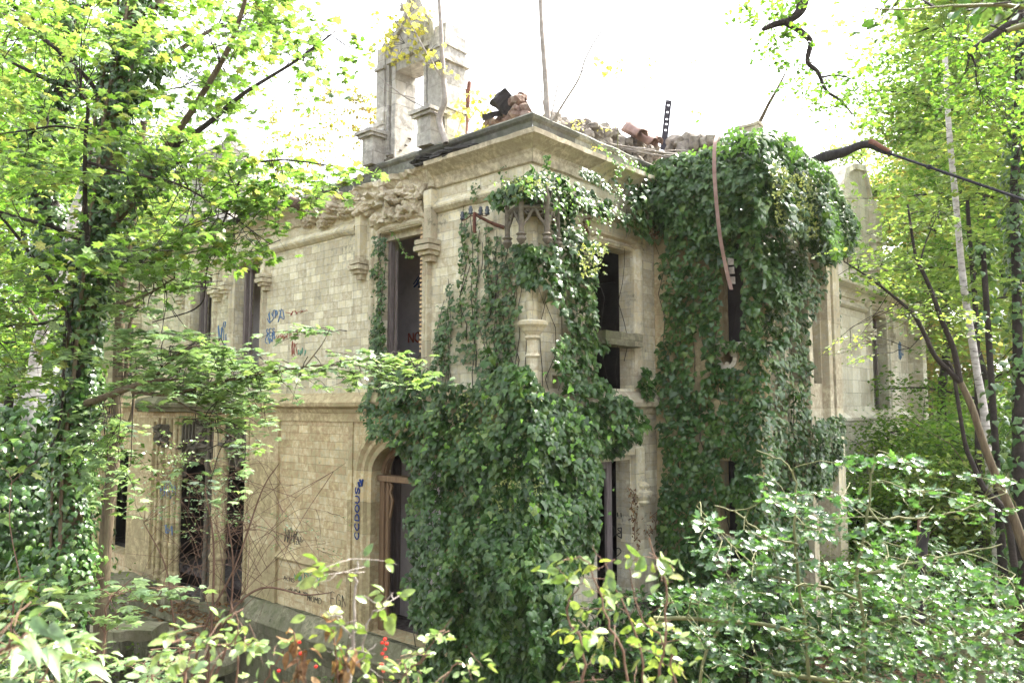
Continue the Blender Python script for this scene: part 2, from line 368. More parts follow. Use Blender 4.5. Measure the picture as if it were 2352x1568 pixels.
m, t, b = new_mat('birch_bark'); tc = nn(t, 'ShaderNodeTexCoord'); mp = nn(t, 'ShaderNodeMapping'); mp.inputs['Scale'].default_value = (3, 3, 9)
t.links.new(tc.outputs['Object'], mp.inputs[0]); n = nn(t, 'ShaderNodeTexNoise', Scale=1.4, Detail=5, Roughness=.7); t.links.new(mp.outputs[0], n.inputs['Vector'])
r = ramp(t, n.outputs[0], [(.34, (.05, .045, .04)), (.42, (.36, .33, .31)), (.6, (.58, .55, .53))]); t.links.new(r.outputs[0], b.inputs['Base Color']); b.inputs['Roughness'].default_value = .7
M['birch'] = m
LM = {}
LM['maple'] = leaf_mat('maple_leaf', [(.08, .17, .035), (.11, .21, .045), (.15, .24, .09), (.12, .20, .08), (.11, .19, .07), (.24, .25, .10)], .52, .36, .6, 1.55)
LM['maple_sheen'] = leaf_mat('sky_sheen_maple_leaf', [(.12, .20, .09), (.17, .27, .14), (.22, .32, .17), (.14, .23, .12)], .30, .28, .9)  # paler leaf: sky sheen on the drooping sprays put into the colour
LM['ivy'] = leaf_mat('ivy_leaf', [(.022, .066, .018), (.038, .10, .026), (.062, .135, .036), (.030, .082, .020), (.095, .17, .05), (.045, .11, .028), (.026, .072, .02), (.13, .20, .065)], .16, .33, .5, 2.0)
LM['ivy_new_lit'] = leaf_mat('young_lit_ivy_leaf', [(.10, .22, .05), (.16, .32, .06), (.13, .26, .06)], .4, .38, .5)  # young leaves, also painting sun rim and highlights onto the ivy
LM['flower'] = leaf_mat('ivy_blossom', [(.25, .32, .14), (.38, .42, .22)], .2, .6, .3)
LM['holly'] = leaf_mat('holly_leaf', [(.030, .08, .028), (.045, .12, .038), (.08, .17, .05)], .25, .30, 1.0, 2.0)
LM['snow'] = leaf_mat('snowberry_leaf', [(.12, .21, .09), (.17, .26, .13), (.22, .30, .12), (.14, .23, .10)], .3, .35, .7, 1.3)
LM['snow_y'] = leaf_mat('yellowing_leaf', [(.12, .20, .05), (.19, .26, .08), (.10, .18, .05), (.15, .23, .07), (.28, .30, .09)], .35, .33, .7, 1.3)
LM['far'] = leaf_mat('far_leaf', [(.13, .21, .07), (.17, .26, .09), (.21, .29, .10), (.14, .23, .08), (.27, .29, .10)], .55, .5, .35, 1.5)
LM['far_y'] = leaf_mat('autumn_leaf', [(.20, .22, .08), (.28, .26, .09), (.26, .19, .10), (.17, .22, .07)], .5, .6, .25)
LM['far_g'] = leaf_mat('mid_leaf', [(.06, .14, .03), (.10, .20, .04), (.15, .25, .05)], .5, .5, .3)
LM['yellow'] = leaf_mat('yellow_maple_leaf', [(.46, .44, .14), (.54, .49, .17), (.40, .44, .14)], .5, .5, .3)
LM['dead'] = leaf_mat('dead_leaf', [(.12, .065, .04), (.21, .12, .075), (.30, .20, .13), (.16, .09, .05)], .2, .8, .1, 1.2)
LM['berry'] = leaf_mat('red_berry', [(.5, .01, .01), (.6, .02, .02)], .0, .3, .6)

# ================================================================== THE RUINED MANSION
house = empty('ruined_mansion', (CORNER[0], CORNER[1], 0), 'roofless two-storey ruined stone mansion with empty windows and ivy on its corner', 'ruin')
def wall(mb, s0, s1, z0, z1, th, holes, o0=0.0):
    S = sorted({s0, s1, *[h[0] for h in holes], *[h[1] for h in holes]}); Z = sorted({z0, z1, *[h[2] for h in holes], *[h[3] for h in holes]})
    S = [x for x in S if s0 <= x <= s1]; Z = [x for x in Z if z0 <= x <= z1]
    def solid(i, j):
        if i < 0 or j < 0 or i >= len(S) - 1 or j >= len(Z) - 1: return False
        cs, cz = (S[i] + S[i + 1]) / 2, (Z[j] + Z[j + 1]) / 2
        return not any(h[0] < cs < h[1] and h[2] < cz < h[3] for h in holes)
    for i in range(len(S) - 1):
        for j in range(len(Z) - 1):
            if not solid(i, j): continue
            a, b2, c, d = S[i], S[i + 1], Z[j], Z[j + 1]
            f, k = o0, o0 - th
            mb.add([(a, f, c), (b2, f, c), (b2, f, d), (a, f, d)], [(0, 1, 2, 3)]); mb.add([(a, k, c), (b2, k, c), (b2, k, d), (a, k, d)], [(0, 3, 2, 1)])
            if not solid(i - 1, j): mb.add([(a, f, c), (a, k, c), (a, k, d), (a, f, d)], [(0, 1, 2, 3)])
            if not solid(i + 1, j): mb.add([(b2, f, c), (b2, k, c), (b2, k, d), (b2, f, d)], [(0, 1, 2, 3)])
            if not solid(i, j - 1): mb.add([(a, f, c), (b2, f, c), (b2, k, c), (a, k, c)], [(0, 1, 2, 3)])
            if not solid(i, j + 1): mb.add([(a, f, d), (b2, f, d), (b2, k, d), (a, k, d)], [(0, 1, 2, 3)])
    bm = None
    return mb
def weld(o):
    bm = bmesh.new(); bm.from_mesh(o.data); bmesh.ops.remove_doubles(bm, verts=bm.verts, dist=1e-4); bmesh.ops.recalc_face_normals(bm, faces=bm.faces); bm.to_mesh(o.data); bm.free(); return o
def path_sweep(mb, path, prof, closed=False):
    """path: (s, z) points; prof: closed outline (d, o), d = sideways (left of travel)"""
    P = np.array(path, float); n = len(P); T = np.gradient(P, axis=0); T /= np.linalg.norm(T, axis=1)[:, None]
    Nn = np.column_stack([-T[:, 1], T[:, 0]]); k = len(prof); V = []; F = []
    for i in range(n):
        a = 0
        if 0 < i < n - 1:
            d1 = P[i] - P[i - 1]; d2 = P[i + 1] - P[i]; c = np.dot(d1, d2) / np.linalg.norm(d1) / np.linalg.norm(d2); sc = 1 / math.sqrt(max(.3, (1 + c) / 2))
        else: sc = 1
        for d, o in prof:
            q = P[i] + Nn[i] * d * sc; h = noise.noise_vector(Vector((q[0] * 5, q[1] * 5, o))) * .008; V.append((q[0] + h.x, o + h.y, q[1] + h.z))
    for i in range(n - 1):
        for j in range(k): a = i * k + j; b2 = i * k + (j + 1) % k; F.append((a, b2, b2 + k, a + k))
    F += [tuple(range(k)), tuple((n - 1) * k + j for j in range(k))]
    mb.add(V, F); return mb
def dens(path, step=.12):
    out = [path[0]]
    for a, b2 in zip(path, path[1:]):
        m = max(1, int(math.dist(a, b2) / step))
        for i in range(1, m + 1): out.append((a[0] + (b2[0] - a[0]) * i / m, a[1] + (b2[1] - a[1]) * i / m))
    return out
ZB = 4.5                                  # string course between the storeys
# ---- main walls
upL = [(2.75, 4.1, 4.75, 7.93), (8.65, 9.9, 4.95, 8.0), (11.1, 12.3, 4.95, 7.9), (16.0, 17.0, 4.95, 7.6)]
loL = [(2.15, 4.25, 0, 3.76), (9.0, 13.9, -.55, 4.1), (16.0, 18.1, 0, 3.1)]
weld(wall(MB(), 0, 20, ZB, 9.0, .5, upL).build('upper_wall', M['ashlar'], house, FL))
weld(wall(MB(), 0, 20, -.62, ZB, .5, loL).build('lower_wall', M['ashlar_low'], house, FL))
upR = [(1.72, 3.05, 4.75, 7.45)]; loR = [(1.95, 2.87, .3, 3.4), (.52, .78, 4.7, 4.0)]
weld(wall(MB(), .5, BS0 + .5, ZB, 9.0, .32, upR + [(.53, .8, 4.72, 4.95)]).build('upper_wall', M['ashlar'], house, FR))
rest = MB(); rest.box((.002, -.5, ZB), (.5, -.002, 9.0)); rest.build('corner_pier', M['stone'], house, FR)
weld(wall(MB(), .5, BS0 + .5, -1.0, ZB, .32, [(1.78, 2.87, .3, 3.4)]).build('lower_wall', M['ashlar'], house, FR))
MB().box((.002, -.5, -1.0), (.5, -.002, ZB)).build('corner_pier', M['stone_low'], house, FR)
# ---- projecting bay: return side and front
weld(wall(MB(), .0, BOUT, -1, 9.3, .4, [(1.42, 1.95, 5.62, 7.6), (1.35, 1.9, 1.2, 1.9), (1.35, 1.9, 2.0, 3.4), (1.46, 1.70, 5.22, 5.46)]).build('bay_side_wall', M['stone_low'], house, FB))
weld(wall(MB(), BS0 + .4, BS1, -1, 9.2, .45, [(4.9, 5.9, 4.9, 7.6), (6.15, 6.95, 4.9, 7.6), (4.6, 5.6, .2, 3.6), (6.0, 7.1, 0, 3.6)]).build('bay_front_wall', M['stone'], house, FF))
weld(wall(MB(), .45, BOUT, -1, 9.2, .4, [], 0).build('bay_end_wall', M['stone'], house, Frame(CORNER + dR * (BS1 + .4), nR, -dR, -1)))
# ---- far wing, same line of wall beyond the bay
wing_holes = [(17.5, 19.2, 4.3, 7.55), (17.6, 19.2, .4, 3.2)]
weld(wall(MB(), BS1 + .4, 22.3, -1, 8.1, .5, wing_holes).build('wing_wall', M['pale'], house, FR))
weld(wall(MB(), -.5, 9, -1, 8.1, .5, []).build('wing_end_wall', M['pale'], house, Frame(CORNER + dR * 22.3 , -nR, dR, -1)))
# ---- base below the floor
base = MB()
weld(wall(base, -.12, 20.2, -4.2, -.62, .6, [(9.3, 9.95, -2.6, -1.15), (10.6, 11.5, -2.6, -1.15), (12.3, 13.2, -2.6, -1.15), (6.2, 6.8, -2.4, -1.5)], .3).build('base_wall', M['plinth'], house, FL))
sweep(MB(), [(0.0, -.6), (.36, -.6), (.38, -.38), (.12, -.02), (0.0, .0)], -.0, 8.9, amp=.02).build('plinth', M['plinth'], house, FL, smooth=False)
sweep(MB(), [(.0, -1.0), (.2, -1.0), (.2, -.1), (.03, .04), (0, .04)], .0, BS0, amp=.015).build('plinth', M['plinth'], house, FR)
# terrace ledge in front of the big window, broken slabs on it
mb = MB(); rbox(mb, (8.9, -.1, -.80), (14.6, .95, -.62), amp=.02); rbox(mb, (8.5, .3, -1.08), (11.2, 1.25, -.84), amp=.03, seed=3); rbox(mb, (11.4, .3, -1.0), (15.6, 1.15, -.83), amp=.03, seed=5); rbox(mb, (15.5, 0, -.95), (20, .9, -.65), amp=.03, seed=7)
mb.build('terrace_ledge', M['plinth'], house, FL)
mb = MB(); rbox(mb, (13.0, .35, -.60), (14.9, .95, -.25), amp=.03, seed=9); mb.build('fallen_sill', M['plinth'], house, FL); mb = MB(); rbox(mb, (11.6, .2, -.62), (12.7, .75, -.38), amp=.02, seed=12); mb.build('fallen_sill', M['plinth'], house, FL); mb = MB(); rbox(mb, (9.3, .05, -.62), (10.6, .35, -.42), amp=.02, seed=15)
mb.build('fallen_sill', M['plinth'], house, FL)
for i, s in enumerate((9.15, 10.25, 11.9, 13.5)):
    mb = MB(); rbox(mb, (s - .16, .75, -3.6), (s + .16, 1.08, -1.02), amp=.02, seed=i); mb.build('terrace_post', M['plinth'], house, FL)
# ---- pilaster strips and sunk panel of the lower wall
mb = MB()
rbox(mb, (7.62, -.02, -.0), (7.74, .07, 4.1), amp=.006); rbox(mb, (7.74, -.02, 0), (8.92, .035, 4.1), amp=.004); mb.build('pilaster', M['stone_low'], house, FL); mb = MB(); rbox(mb, (4.86, -.02, 0.0), (5.0, .03, 4.1), amp=.004)
mb.build('pilaster', M['stone_low'], house, FL)
mb = MB(); rbox(mb, (13.95, -.02, -.3), (15.9, .06, 4.1), amp=.006); rbox(mb, (14.1, .06, -.1), (14.35, .14, 4.0), amp=.006); mb.build('pilaster', M['stone_low'], house, FL)
mb = MB(); rbox(mb, (18.15, -.02, -.3), (19.9, .06, 4.1), amp=.006); mb.build('pilaster', M['stone_low'], house, FL)
sweep(MB(), [(-.02, .98), (.06, .98), (.10, 1.04), (.02, 1.16), (-.02, 1.16)], 5.0, 7.62, amp=.01).build('dado_moulding', M['stone_low'], house, FL)
rbox(MB(), (3.9, -.1, 4.1), (8.9, .045, 4.30), amp=.006).build('frieze', M['stone_low'], house, FL)
# ---- string courses
SP = [(-.02, 4.26), (.06, 4.28), (.10, 4.36), (.20, 4.42), (.22, 4.50), (.08, 4.66), (-.02, 4.72)]
sweep(MB(), SP, 0, 8.95, amp=.014, m0=True).build('string_course', M['stone_low'], house, FL)
sweep(MB(), [(o + .25 if o > 0 else o, z) for o, z in SP], 8.95, 14.8, amp=.02, seed=4).build('bay_cornice', M['plinth'], house, FL)
sweep(MB(), SP, 14.8, 20, amp=.014, seed=9).build('string_course', M['stone_low'], house, FL)
sweep(MB(), SP, 0, BS0, amp=.012, m0=True).build('string_course', M['stone'], house, FR)
sweep(MB(), [(o, z - .42) for o, z in SP], BS1 + .4, 22.3, amp=.012, m1=True).build('string_course', M['pale'], house, FR)
# ---- hood mould band under the cornice
HP = [(-.02, 8.05), (.05, 8.07), (.12, 8.13), (.13, 8.19), (.05, 8.27), (-.02, 8.30)]
for a, b2, m0 in ((0, 2.38, True), (4.86, 8.35, False), (10.25, 10.9, False), (12.75, 15.7, False)):
    sweep(MB(), HP, a, b2, amp=.014, m0=m0, seed=a, fall=(lambda s: .5 * max(0, noise.noise(Vector((s * 1.3, 5, 1)))))).build('hood_moulding', M['stone'], house, FL)
sweep(MB(), [(o, z - .1) for o, z in HP], 0, BS0, amp=.014, m0=True).build('hood_moulding', M['stone'], house, FR)
sweep(MB(), [(o, z - .55) for o, z in HP], BS1 + .4, 17.0, amp=.012).build('hood_moulding', M['pale'], house, FR)
sweep(MB(), [(o, z - .55) for o, z in HP], 19.7, 22.3, amp=.012).build('hood_moulding', M['pale'], house, FR)
# ---- cornice and parapet
def fallL(s): return max(0.0, min(1.0, (s - 2.3) / .5)) * max(0.0, min(1.0, (6.9 - s) / .8)) * .45
CPf = [(-.02, 8.52), (.05, 8.55), (.09, 8.68), (.13, 8.74), (.30, 8.86), (.36, 8.90), (.37, 8.98), (.0, 9.02)]
sweep(MB(), CPf, 0, 2.35, amp=.012, m0=True, step=.1).build('cornice', M['cornice'], house, FL)
sweep(MB(), CPf, 2.35, 6.9, amp=.035, seed=3, step=.07, fall=lambda s: .45 + .3 * noise.noise(Vector((s * 1.7, 0, 2)))).build('cornice', M['cornice'], house, FL)
sweep(MB(), CPf, 6.9, 20, amp=.03, seed=6, step=.1, fall=lambda s: max(0, .5 * noise.noise(Vector((s * .8, 3, 2))))).build('cornice', M['cornice'], house, FL)
sweep(MB(), CPf, 0, BS0, amp=.014, m0=True, step=.1).build('cornice', M['cornice'], house, FR)
sweep(MB(), [(o, z - .7) for o, z in CPf], BS1 + .4, 22.3, amp=.012, m1=True, step=.3).build('cornice', M['pale'], house, FR)
PPf = [(-.4, 9.0), (.10, 9.02), (.10, 9.22), (.15, 9.26), (.17, 9.31), (.12, 9.36), (.06, 9.39), (-.4, 9.40)]
sweep(MB(), PPf, 0, 4.5, amp=.010, m0=True, step=.12).build('parapet', M['parapet'], house, FL)
sweep(MB(), [(o - .12, 9.0 + (z - 9.0) * .8) for o, z in PPf], 4.5, 8.3, amp=.03, step=.12, seed=2).build('parapet', M['parapet'], house, FL)
sweep(MB(), [(o - .15, 9.0 + (z - 9.0) * .7) for o, z in PPf], 8.3, 20, amp=.05, step=.12, seed=5).build('parapet', M['parapet'], house, FL)
sweep(MB(), PPf, 0, BS0, amp=.012, m0=True, step=.12).build('parapet', M['parapet'], house, FR)
sweep(MB(), [(o, z - .05) for o, z in PPf], 0, BOUT, amp=.05, m1=True, step=.15).build('bay_parapet', M['parapet'], house, FB)
# broken masonry hanging over the big window, and slate splinters on the cornice
mb = MB()
for i in range(26):
    s = 2.75 + 3.9 * i / 25 + random.uniform(-.1, .1); z = 8.62 + random.uniform(-.14, .16)
    rock(mb, (s, .02, z), (random.uniform(.14, .26), random.uniform(.10, .24), random.uniform(.09, .17)), i + 1, .5, 3)
for i in range(7): rock(mb, (2.9 + i * .21, .02, 8.25 + .08 * math.sin(i * 2)), (.17, .14, .13), i + 40, .5, 3)
mb.build('broken_masonry', M['cornice'], house, FL, smooth=False)
def shards(name, s0, s1, z0, n, seed):
    mb = MB(); r = random.Random(seed)
    for i in range(n):
        s = r.uniform(s0, s1); z = z0 + r.uniform(-.01, .12) ; L = r.uniform(.07, .22); W = r.uniform(.05, .13); h = r.uniform(.008, .022); y = r.uniform(.10, .30)
        R = Matrix.Rotation(r.uniform(-.6, .6), 3, 'Z') @ Matrix.Rotation(r.uniform(-.25, .25), 3, 'Y') @ Matrix.Rotation(r.uniform(-.35, .1), 3, 'X')
        V = [R @ Vector((x * L * r.uniform(.7, 1), yy * W * r.uniform(.7, 1), zz * h)) + Vector((s, y, z)) for zz in (-1, 1) for x, yy in ((-1, -1), (1, -1), (1, 1), (-1, 1))]
        mb.add(V, [(0, 3, 2, 1), (4, 5, 6, 7), (0, 1, 5, 4), (1, 2, 6, 5), (2, 3, 7, 6), (3, 0, 4, 7)])
    return mb.build(name, M['slate'], house, FL)
shards('slate_fragments', 1.2, 2.6, 8.98, 90, 1); shards('slate_fragments', 6.3, 9.9, 8.96, 150, 2); shards('slate_fragments', 10, 19, 8.96, 160, 3)
# ---- window surrounds with drop labels ending in moulded corbels
def corbel(mb, s, z, w=.17, out=.26):
    for a, zz, h in ((1.0, 0, .07), (.72, -.07, .05), (1.05, -.12, .07), (.8, -.20, .07), (.5, -.30, .09)):
        rbox(mb, (s - w * a, -.02, z + zz - h / 2 - .02), (s + w * a, out * a, z + zz + h / 2), amp=.012, step=.08, seed=s)
def hooded(fr, s0, s1, z0, z1, mat, drop=.95, top=.42, side=.5, left=True, right=True, sill=False):
    e = side
    mb = MB(); path = dens([(s0 - .06, z0), (s0 - .06, z1 - .12)]) + [(s0 - .03, z1 + .02), (s0 + .1, z1 + .07)] + dens([(s0 + .2, z1 + .08), (s1 - .2, z1 + .08)]) + [(s1 - .1, z1 + .07), (s1 + .03, z1 + .02)] + dens([(s1 + .06, z1 - .12), (s1 + .06, z0)])
    path_sweep(mb, path, [(-.055, -.05), (-.055, .03), (.0, .06), (.06, .02), (.10, .08), (.16, .09), (.19, .0), (.19, -.05)])
    mb.build('window_surround', mat, house, fr)
    mb = MB()
    if left: rbox(mb, (s1 + e - .07, -.02, z1 + top - drop), (s1 + e + .10, .17, z1 + top + .1), amp=.015, step=.1); corbel(mb, s1 + e + .015, z1 + top - drop); mb.build('hood_corbel', mat, house, fr); mb = MB()
    if right: rbox(mb, (s0 - e - .10, -.02, z1 + top - drop), (s0 - e + .07, .17, z1 + top + .1), amp=.015, step=.1, seed=4); corbel(mb, s0 - e - .015, z1 + top - drop)
    if len(mb.V): mb.build('hood_corbel', mat, house, fr)
hooded(FL, 2.75, 4.1, 4.75, 7.93, M['stone'], right=False); mb = MB(); rbox(mb, (2.35, -.02, 7.5), (2.55, .17, 8.5), amp=.02, step=.1); corbel(mb, 2.45, 7.5, .2, .32); mb.build('hood_corbel', M['stone'], house, FL)
hooded(FL, 8.65, 9.9, 4.95, 8.0, M['stone'], side=.28, top=.3, drop=.75)
hooded(FL, 11.1, 12.3, 4.95, 7.9, M['stone'], side=.38, top=.35, drop=.75)
hooded(FL, 16.0, 17.0, 4.95, 7.6, M['stone'], side=.3)
hooded(FR, 1.72, 3.05, 4.75, 7.45, M['stone'], left=False, right=False)
mb = MB(); rbox(mb, (2.9, -.02, 2.75), (3.2, .12, 3.62), amp=.012, step=.1); rbox(mb, (1.75, -.02, 3.50), (3.2, .1, 3.66), amp=.012, step=.1); lathe(mb, (3.15, .10, 2.78), [(.06, -.26), (.13, -.2), (.11, -.16), (.17, -.08), (.19, 0), (.13, .05), (.17, .12), (.05, .2)], 10)
rbox(mb, (3.0, -.02, -.2), (3.22, .08, 2.6), amp=.012, step=.1); mb.build('window_surround', M['stone'], house, FR)
hooded(FR, 17.5, 19.2, 4.3, 7.55, M['pale'], side=.35, top=.25, drop=.85)
hooded(FR, 17.6, 19.2, .4, 3.2, M['pale'], left=False, right=False)
mb = MB(); rbox(mb, (17.35, .02, 4.12), (18.2, .3, 4.32), amp=.01); mb.build('window_sill', M['pale'], house, FR)
mb = MB()
R3 = Matrix.Rotation(.12, 3, 'Y')
rbox(mb, (1.75, -.12, 5.55), (3.0, .26, 5.80), amp=.02, step=.12); mb.build('broken_sill', M['plinth'], house, FR, bevel=0)
# ---- the arched door
AC, AA, AB_, AZ = 3.2, 1.05, .68, 3.06
arch = [(AC + AA * math.cos(x), AZ + AB_ * math.sin(x)) for x in np.linspace(0, math.pi, 25)]
mb = MB(); V = []; F = []
for i in range(24):
    (a, za), (b2, zb) = arch[i], arch[i + 1]
    for o in (0.001, -.499): V += [(a, o, za), (b2, o, zb), (b2, o, 3.77), (a, o, 3.77)]
    n0 = i * 8; F += [(n0, n0 + 1, n0 + 2, n0 + 3), (n0 + 4, n0 + 7, n0 + 6, n0 + 5), (n0, n0 + 4, n0 + 5, n0 + 1)]
mb.add(V, F); mb.build('arch_spandrel', M['stone_low'], house, FL)
pth = dens([(AC + AA, 0), (AC + AA, AZ)])[:-1] + arch[0:] + dens([(AC - AA, AZ), (AC - AA, 0)])[1:]
mb = MB()
path_sweep(mb, pth, [(.02, -.10), (.02, .02), (-.07, .045), (-.10, .0), (-.16, .07), (-.24, .08), (-.28, .02), (-.36, .10), (-.44, .10), (-.50, -.02), (-.50, -.1)])
mb.build('door_surround', M['stone_low'], house, FL)
door = MB(); door.box((4.10, -.36, .0), (4.24, -.20, 2.92)); door.box((2.16, -.36, 0), (2.30, -.20, 2.92)); door.box((2.15, -.40, 2.92), (4.25, -.14, 3.04)); door.box((4.02, -.33, .05), (4.10, -.25, 2.9))
df = door.build('door_frame', M['wood_tan'], house, FL, bevel=.012)
mb = MB(); ap = [(AC + (AA - .03) * math.cos(x), AZ + (AB_ - .03) * math.sin(x)) for x in np.linspace(0.02, math.pi - .02, 22)]
path_sweep(mb, ap, [(.0, -.36), (.0, -.22), (.08, -.22), (.08, -.36)])
for c, ra in ((3.72, .42), (2.68, .42)):
    path_sweep(mb, [(c + ra * math.cos(x), 3.04 + (.52) * math.sin(x)) for x in np.linspace(0.05, math.pi - .05, 14)], [(-.03, -.33), (-.03, -.25), (.03, -.25), (.03, -.33)])
path_sweep(mb, [(3.2, 3.04), (3.2, 3.4), (3.2, 3.7)], [(-.035, -.34), (-.035, -.24), (.035, -.24), (.035, -.34)])
for c in (3.72, 2.68):
    for sx in (-1, 1): path_sweep(mb, [(c + sx * .34, 3.36), (c + sx * .20, 3.40), (c + sx * .10, 3.52)], [(-.02, -.32), (-.02, -.26), (.02, -.26), (.02, -.32)])
mb.build('tracery', M['wood_tan'], df, FL)
mb = MB(); pr = [(4.02, 2.9), (3.94, 2.83), (4.0, 2.7), (3.92, 2.55), (3.96, 2.35), (4.0, 2.2)]
path_sweep(mb, pr, [(-.02, -.31), (-.02, -.27), (.03, -.27), (.03, -.31)]); mb.build('carved_bracket', M['wood_tan'], df, FL)
mb = MB(); [mb.box((4.78 + .085 * k, -1.20, .0), (4.83 + .085 * k, -1.10 - .02 * (k % 2), 3.3)) for k in range(5)]; mb.box((4.76, -1.28, 0), (5.2, -1.2, 3.3))
mb.build('open_door', M['wood_grey'], house, FL, bevel=.008)
# ---- joinery in the tall upper window: jamb post, laths
mb = MB(); mb.box((4.0, -.34, 4.75), (4.09, -.22, 7.93)); mb.box((3.88, -.33, 4.75), (3.93, -.28, 7.6)); mb.build('window_frame', M['wood_grey'], house, FL, bevel=.01)
mb = MB(); mb.box((2.72, -.30, 7.80), (4.1, -.16, 7.93)); mb.build('window_lintel', M['stone'], house, FL)
mb = MB(); i = 0; z = 5.45
while z < 7.9: mb.box((2.755, -.10, z), (2.86, -.02 + .004 * (i % 3), z + .05)); z += .085; i += 1
o = mb.build('lath_strips', M['lath'], house, FL)
mb = MB(); z = 5.9
while z < 6.6: mb.box((2.752, -.16, z), (2.85, -.105, z + .075)); z += .11
mb.build('red_lath_strips', M['redp'], house, FL)
for s0, s1, z0, z1 in ((8.65, 9.9, 4.95, 8.0), (11.1, 12.3, 4.95, 7.9), (16, 17, 4.95, 7.6)):
    mb = MB(); mb.box((s1 - .10, -.34, z0), (s1 - .01, -.22, z1)); mb.box((s1 - .26, -.33, z0), (s1 - .20, -.27, z1)); mb.box((s0 + .01, -.32, z0), (s0 + .08, -.22, z1)); mb.box((s0 + .02, -.3, z1 - .12), (s1 - .02, -.22, z1 - .02))
    mb.build('window_frame', M['wood_grey'], house, FL)
mb = MB(); mb.box((2.45, -.31, .3), (2.62, -.24, 3.38)); mb.box((1.97, -.30, 3.24), (2.45, -.24, 3.38)); mb.build('window_frame', M['wood_grey'], house, FR, bevel=.01)
mb = MB(); mb.box((18.0, -.34, 4.3), (18.1, -.24, 7.5)); mb.box((18.9, -.34, 4.3), (19.0, -.24, 7.5)); mb.build('window_frame', M['wood_grey'], house, FR)
# bay side: trefoil, transom, mullions
mb = MB(); tre = [(1.58 + .17 * math.cos(x), 5.34 + .19 * math.sin(x)) for x in np.linspace(0, 2 * math.pi, 20)]
path_sweep(mb, tre, [(-.05, -.03), (-.05, .05), (.03, .06), (.03, -.03)])
for k in range(3):
    x = math.pi / 2 + k * 2.094 + 1.047; c = (1.58 + .13 * math.cos(x), 5.34 + .13 * math.sin(x)); path_sweep(mb, [(c[0] + .02 * math.cos(y), c[1] + .02 * math.sin(y)) for y in np.linspace(0, 6.28, 8)], [(-.03, -.02), (-.03, .03), (.02, .03), (.02, -.02)])
rbox(mb, (1.35, -.1, 5.52), (2.02, .1, 5.62), amp=.01); rbox(mb, (1.3, -.1, 1.9), (1.95, .04, 2.0), amp=.01); rbox(mb, (1.3, -.1, 1.1), (1.95, .06, 1.2), amp=.01)
mb.build('trefoil_panel', M['pale'], house, FB)
mb = MB()
for s in (4.75, 5.98, 7.08): rbox(mb, (s - .1, -.02, 3.9), (s + .1, .16, 8.0), amp=.01)
for s in (5.8, 7.25): rbox(mb, (s - .13, .0, -.2), (s + .13, .22, 3.8), amp=.01)
mb.build('bay_mullion', M['stone'], house, FF)
mb = MB(); p = FF.pick(1736, 348)
rbox(mb, (3.9, -.35, 9.0), (4.15, .08, 9.75), amp=.02, step=.12); rbox(mb, (3.88, -.37, 9.72), (4.17, .10, 9.78), amp=.02, step=.12); mb.build('bay_pinnacle', M['stone'], house, FF)
# ---- tall ground-floor window: clustered shafts, carved head
for i, (s, w_) in enumerate(((9.06, .10), (10.55, .26), (11.05, .10), (12.95, .16), (13.25, .16), (13.75, .14))):
    mb = MB(); z0, z1 = (-.55, 3.0)
    for k, (ds, do) in enumerate(((-w_ * .5, .05), (w_ * .5, .05), (0, .16))):
        r = w_ * .34 + .02
        lathe(mb, (s + ds, do - .15, 0), [(r * 1.7, z0), (r * 1.7, z0 + .25), (r * 1.2, z0 + .32), (r * 1.5, z0 + .42), (r, z0 + .5), (r, .55), (r * 1.35, .6), (r * 1.35, .68), (r, .75), (r, z1 - .35), (r * 1.3, z1 - .3), (r * 1.1, z1 - .22), (r * 1.7, z1 - .05), (r * 1.7, z1 + .05), (r, z1 + .1), (r, 4.1)], 10)
    mb.build('shaft', M['stone_low'] if i != 2 else M['carved'], house, FL)
mb = MB()
rbox(mb, (9.0, -.32, 3.35), (13.9, -.12, 4.1), amp=.01, step=.3)
for k in range(24):
    s = 9.1 + k * .2; mb.box((s, -.12, 3.38), (s + .05, -.06, 4.05))
for c, a in ((10.0, .78), (12.1, .95)):
    for q in (0, .12, .24):
        path_sweep(mb, [(c + (a - q * .8) * math.cos(x), 2.45 + (1.05 - q) * math.sin(x) ** .8) for x in np.linspace(.03, math.pi - .03, 18)], [(-.04, -.26), (-.04, -.10 - q * .3), (.04, -.10 - q * .3), (.04, -.26)])
    for sg in (-1, 1):
        path_sweep(mb, [(c + sg * a * .95, 3.0), (c + sg * a * .5, 3.12), (c + sg * a * .25, 2.9), (c + sg * a * .1, 3.2), (c, 3.4)], [(-.03, -.24), (-.03, -.1), (.03, -.1), (.03, -.24)])
for k in range(30): rock(mb, (9.1 + k * .16, .0, 3.38 + .1 * math.sin(k)), (.07, .08, .06), k, .6, 1)
mb.build('carved_window_head', M['carved'], house, FL)
for k, s in enumerate((11.2, 13.3, 13.75)):
    mb = MB()
    for j in range(6): rock(mb, (s + .06 * math.sin(j * 2), .12, 3.85 - j * .09), (.12 - .012 * j, .12, .07), j + k * 7, .6, 2)
    mb.build('carved_corbel', M['carved'], house, FL)
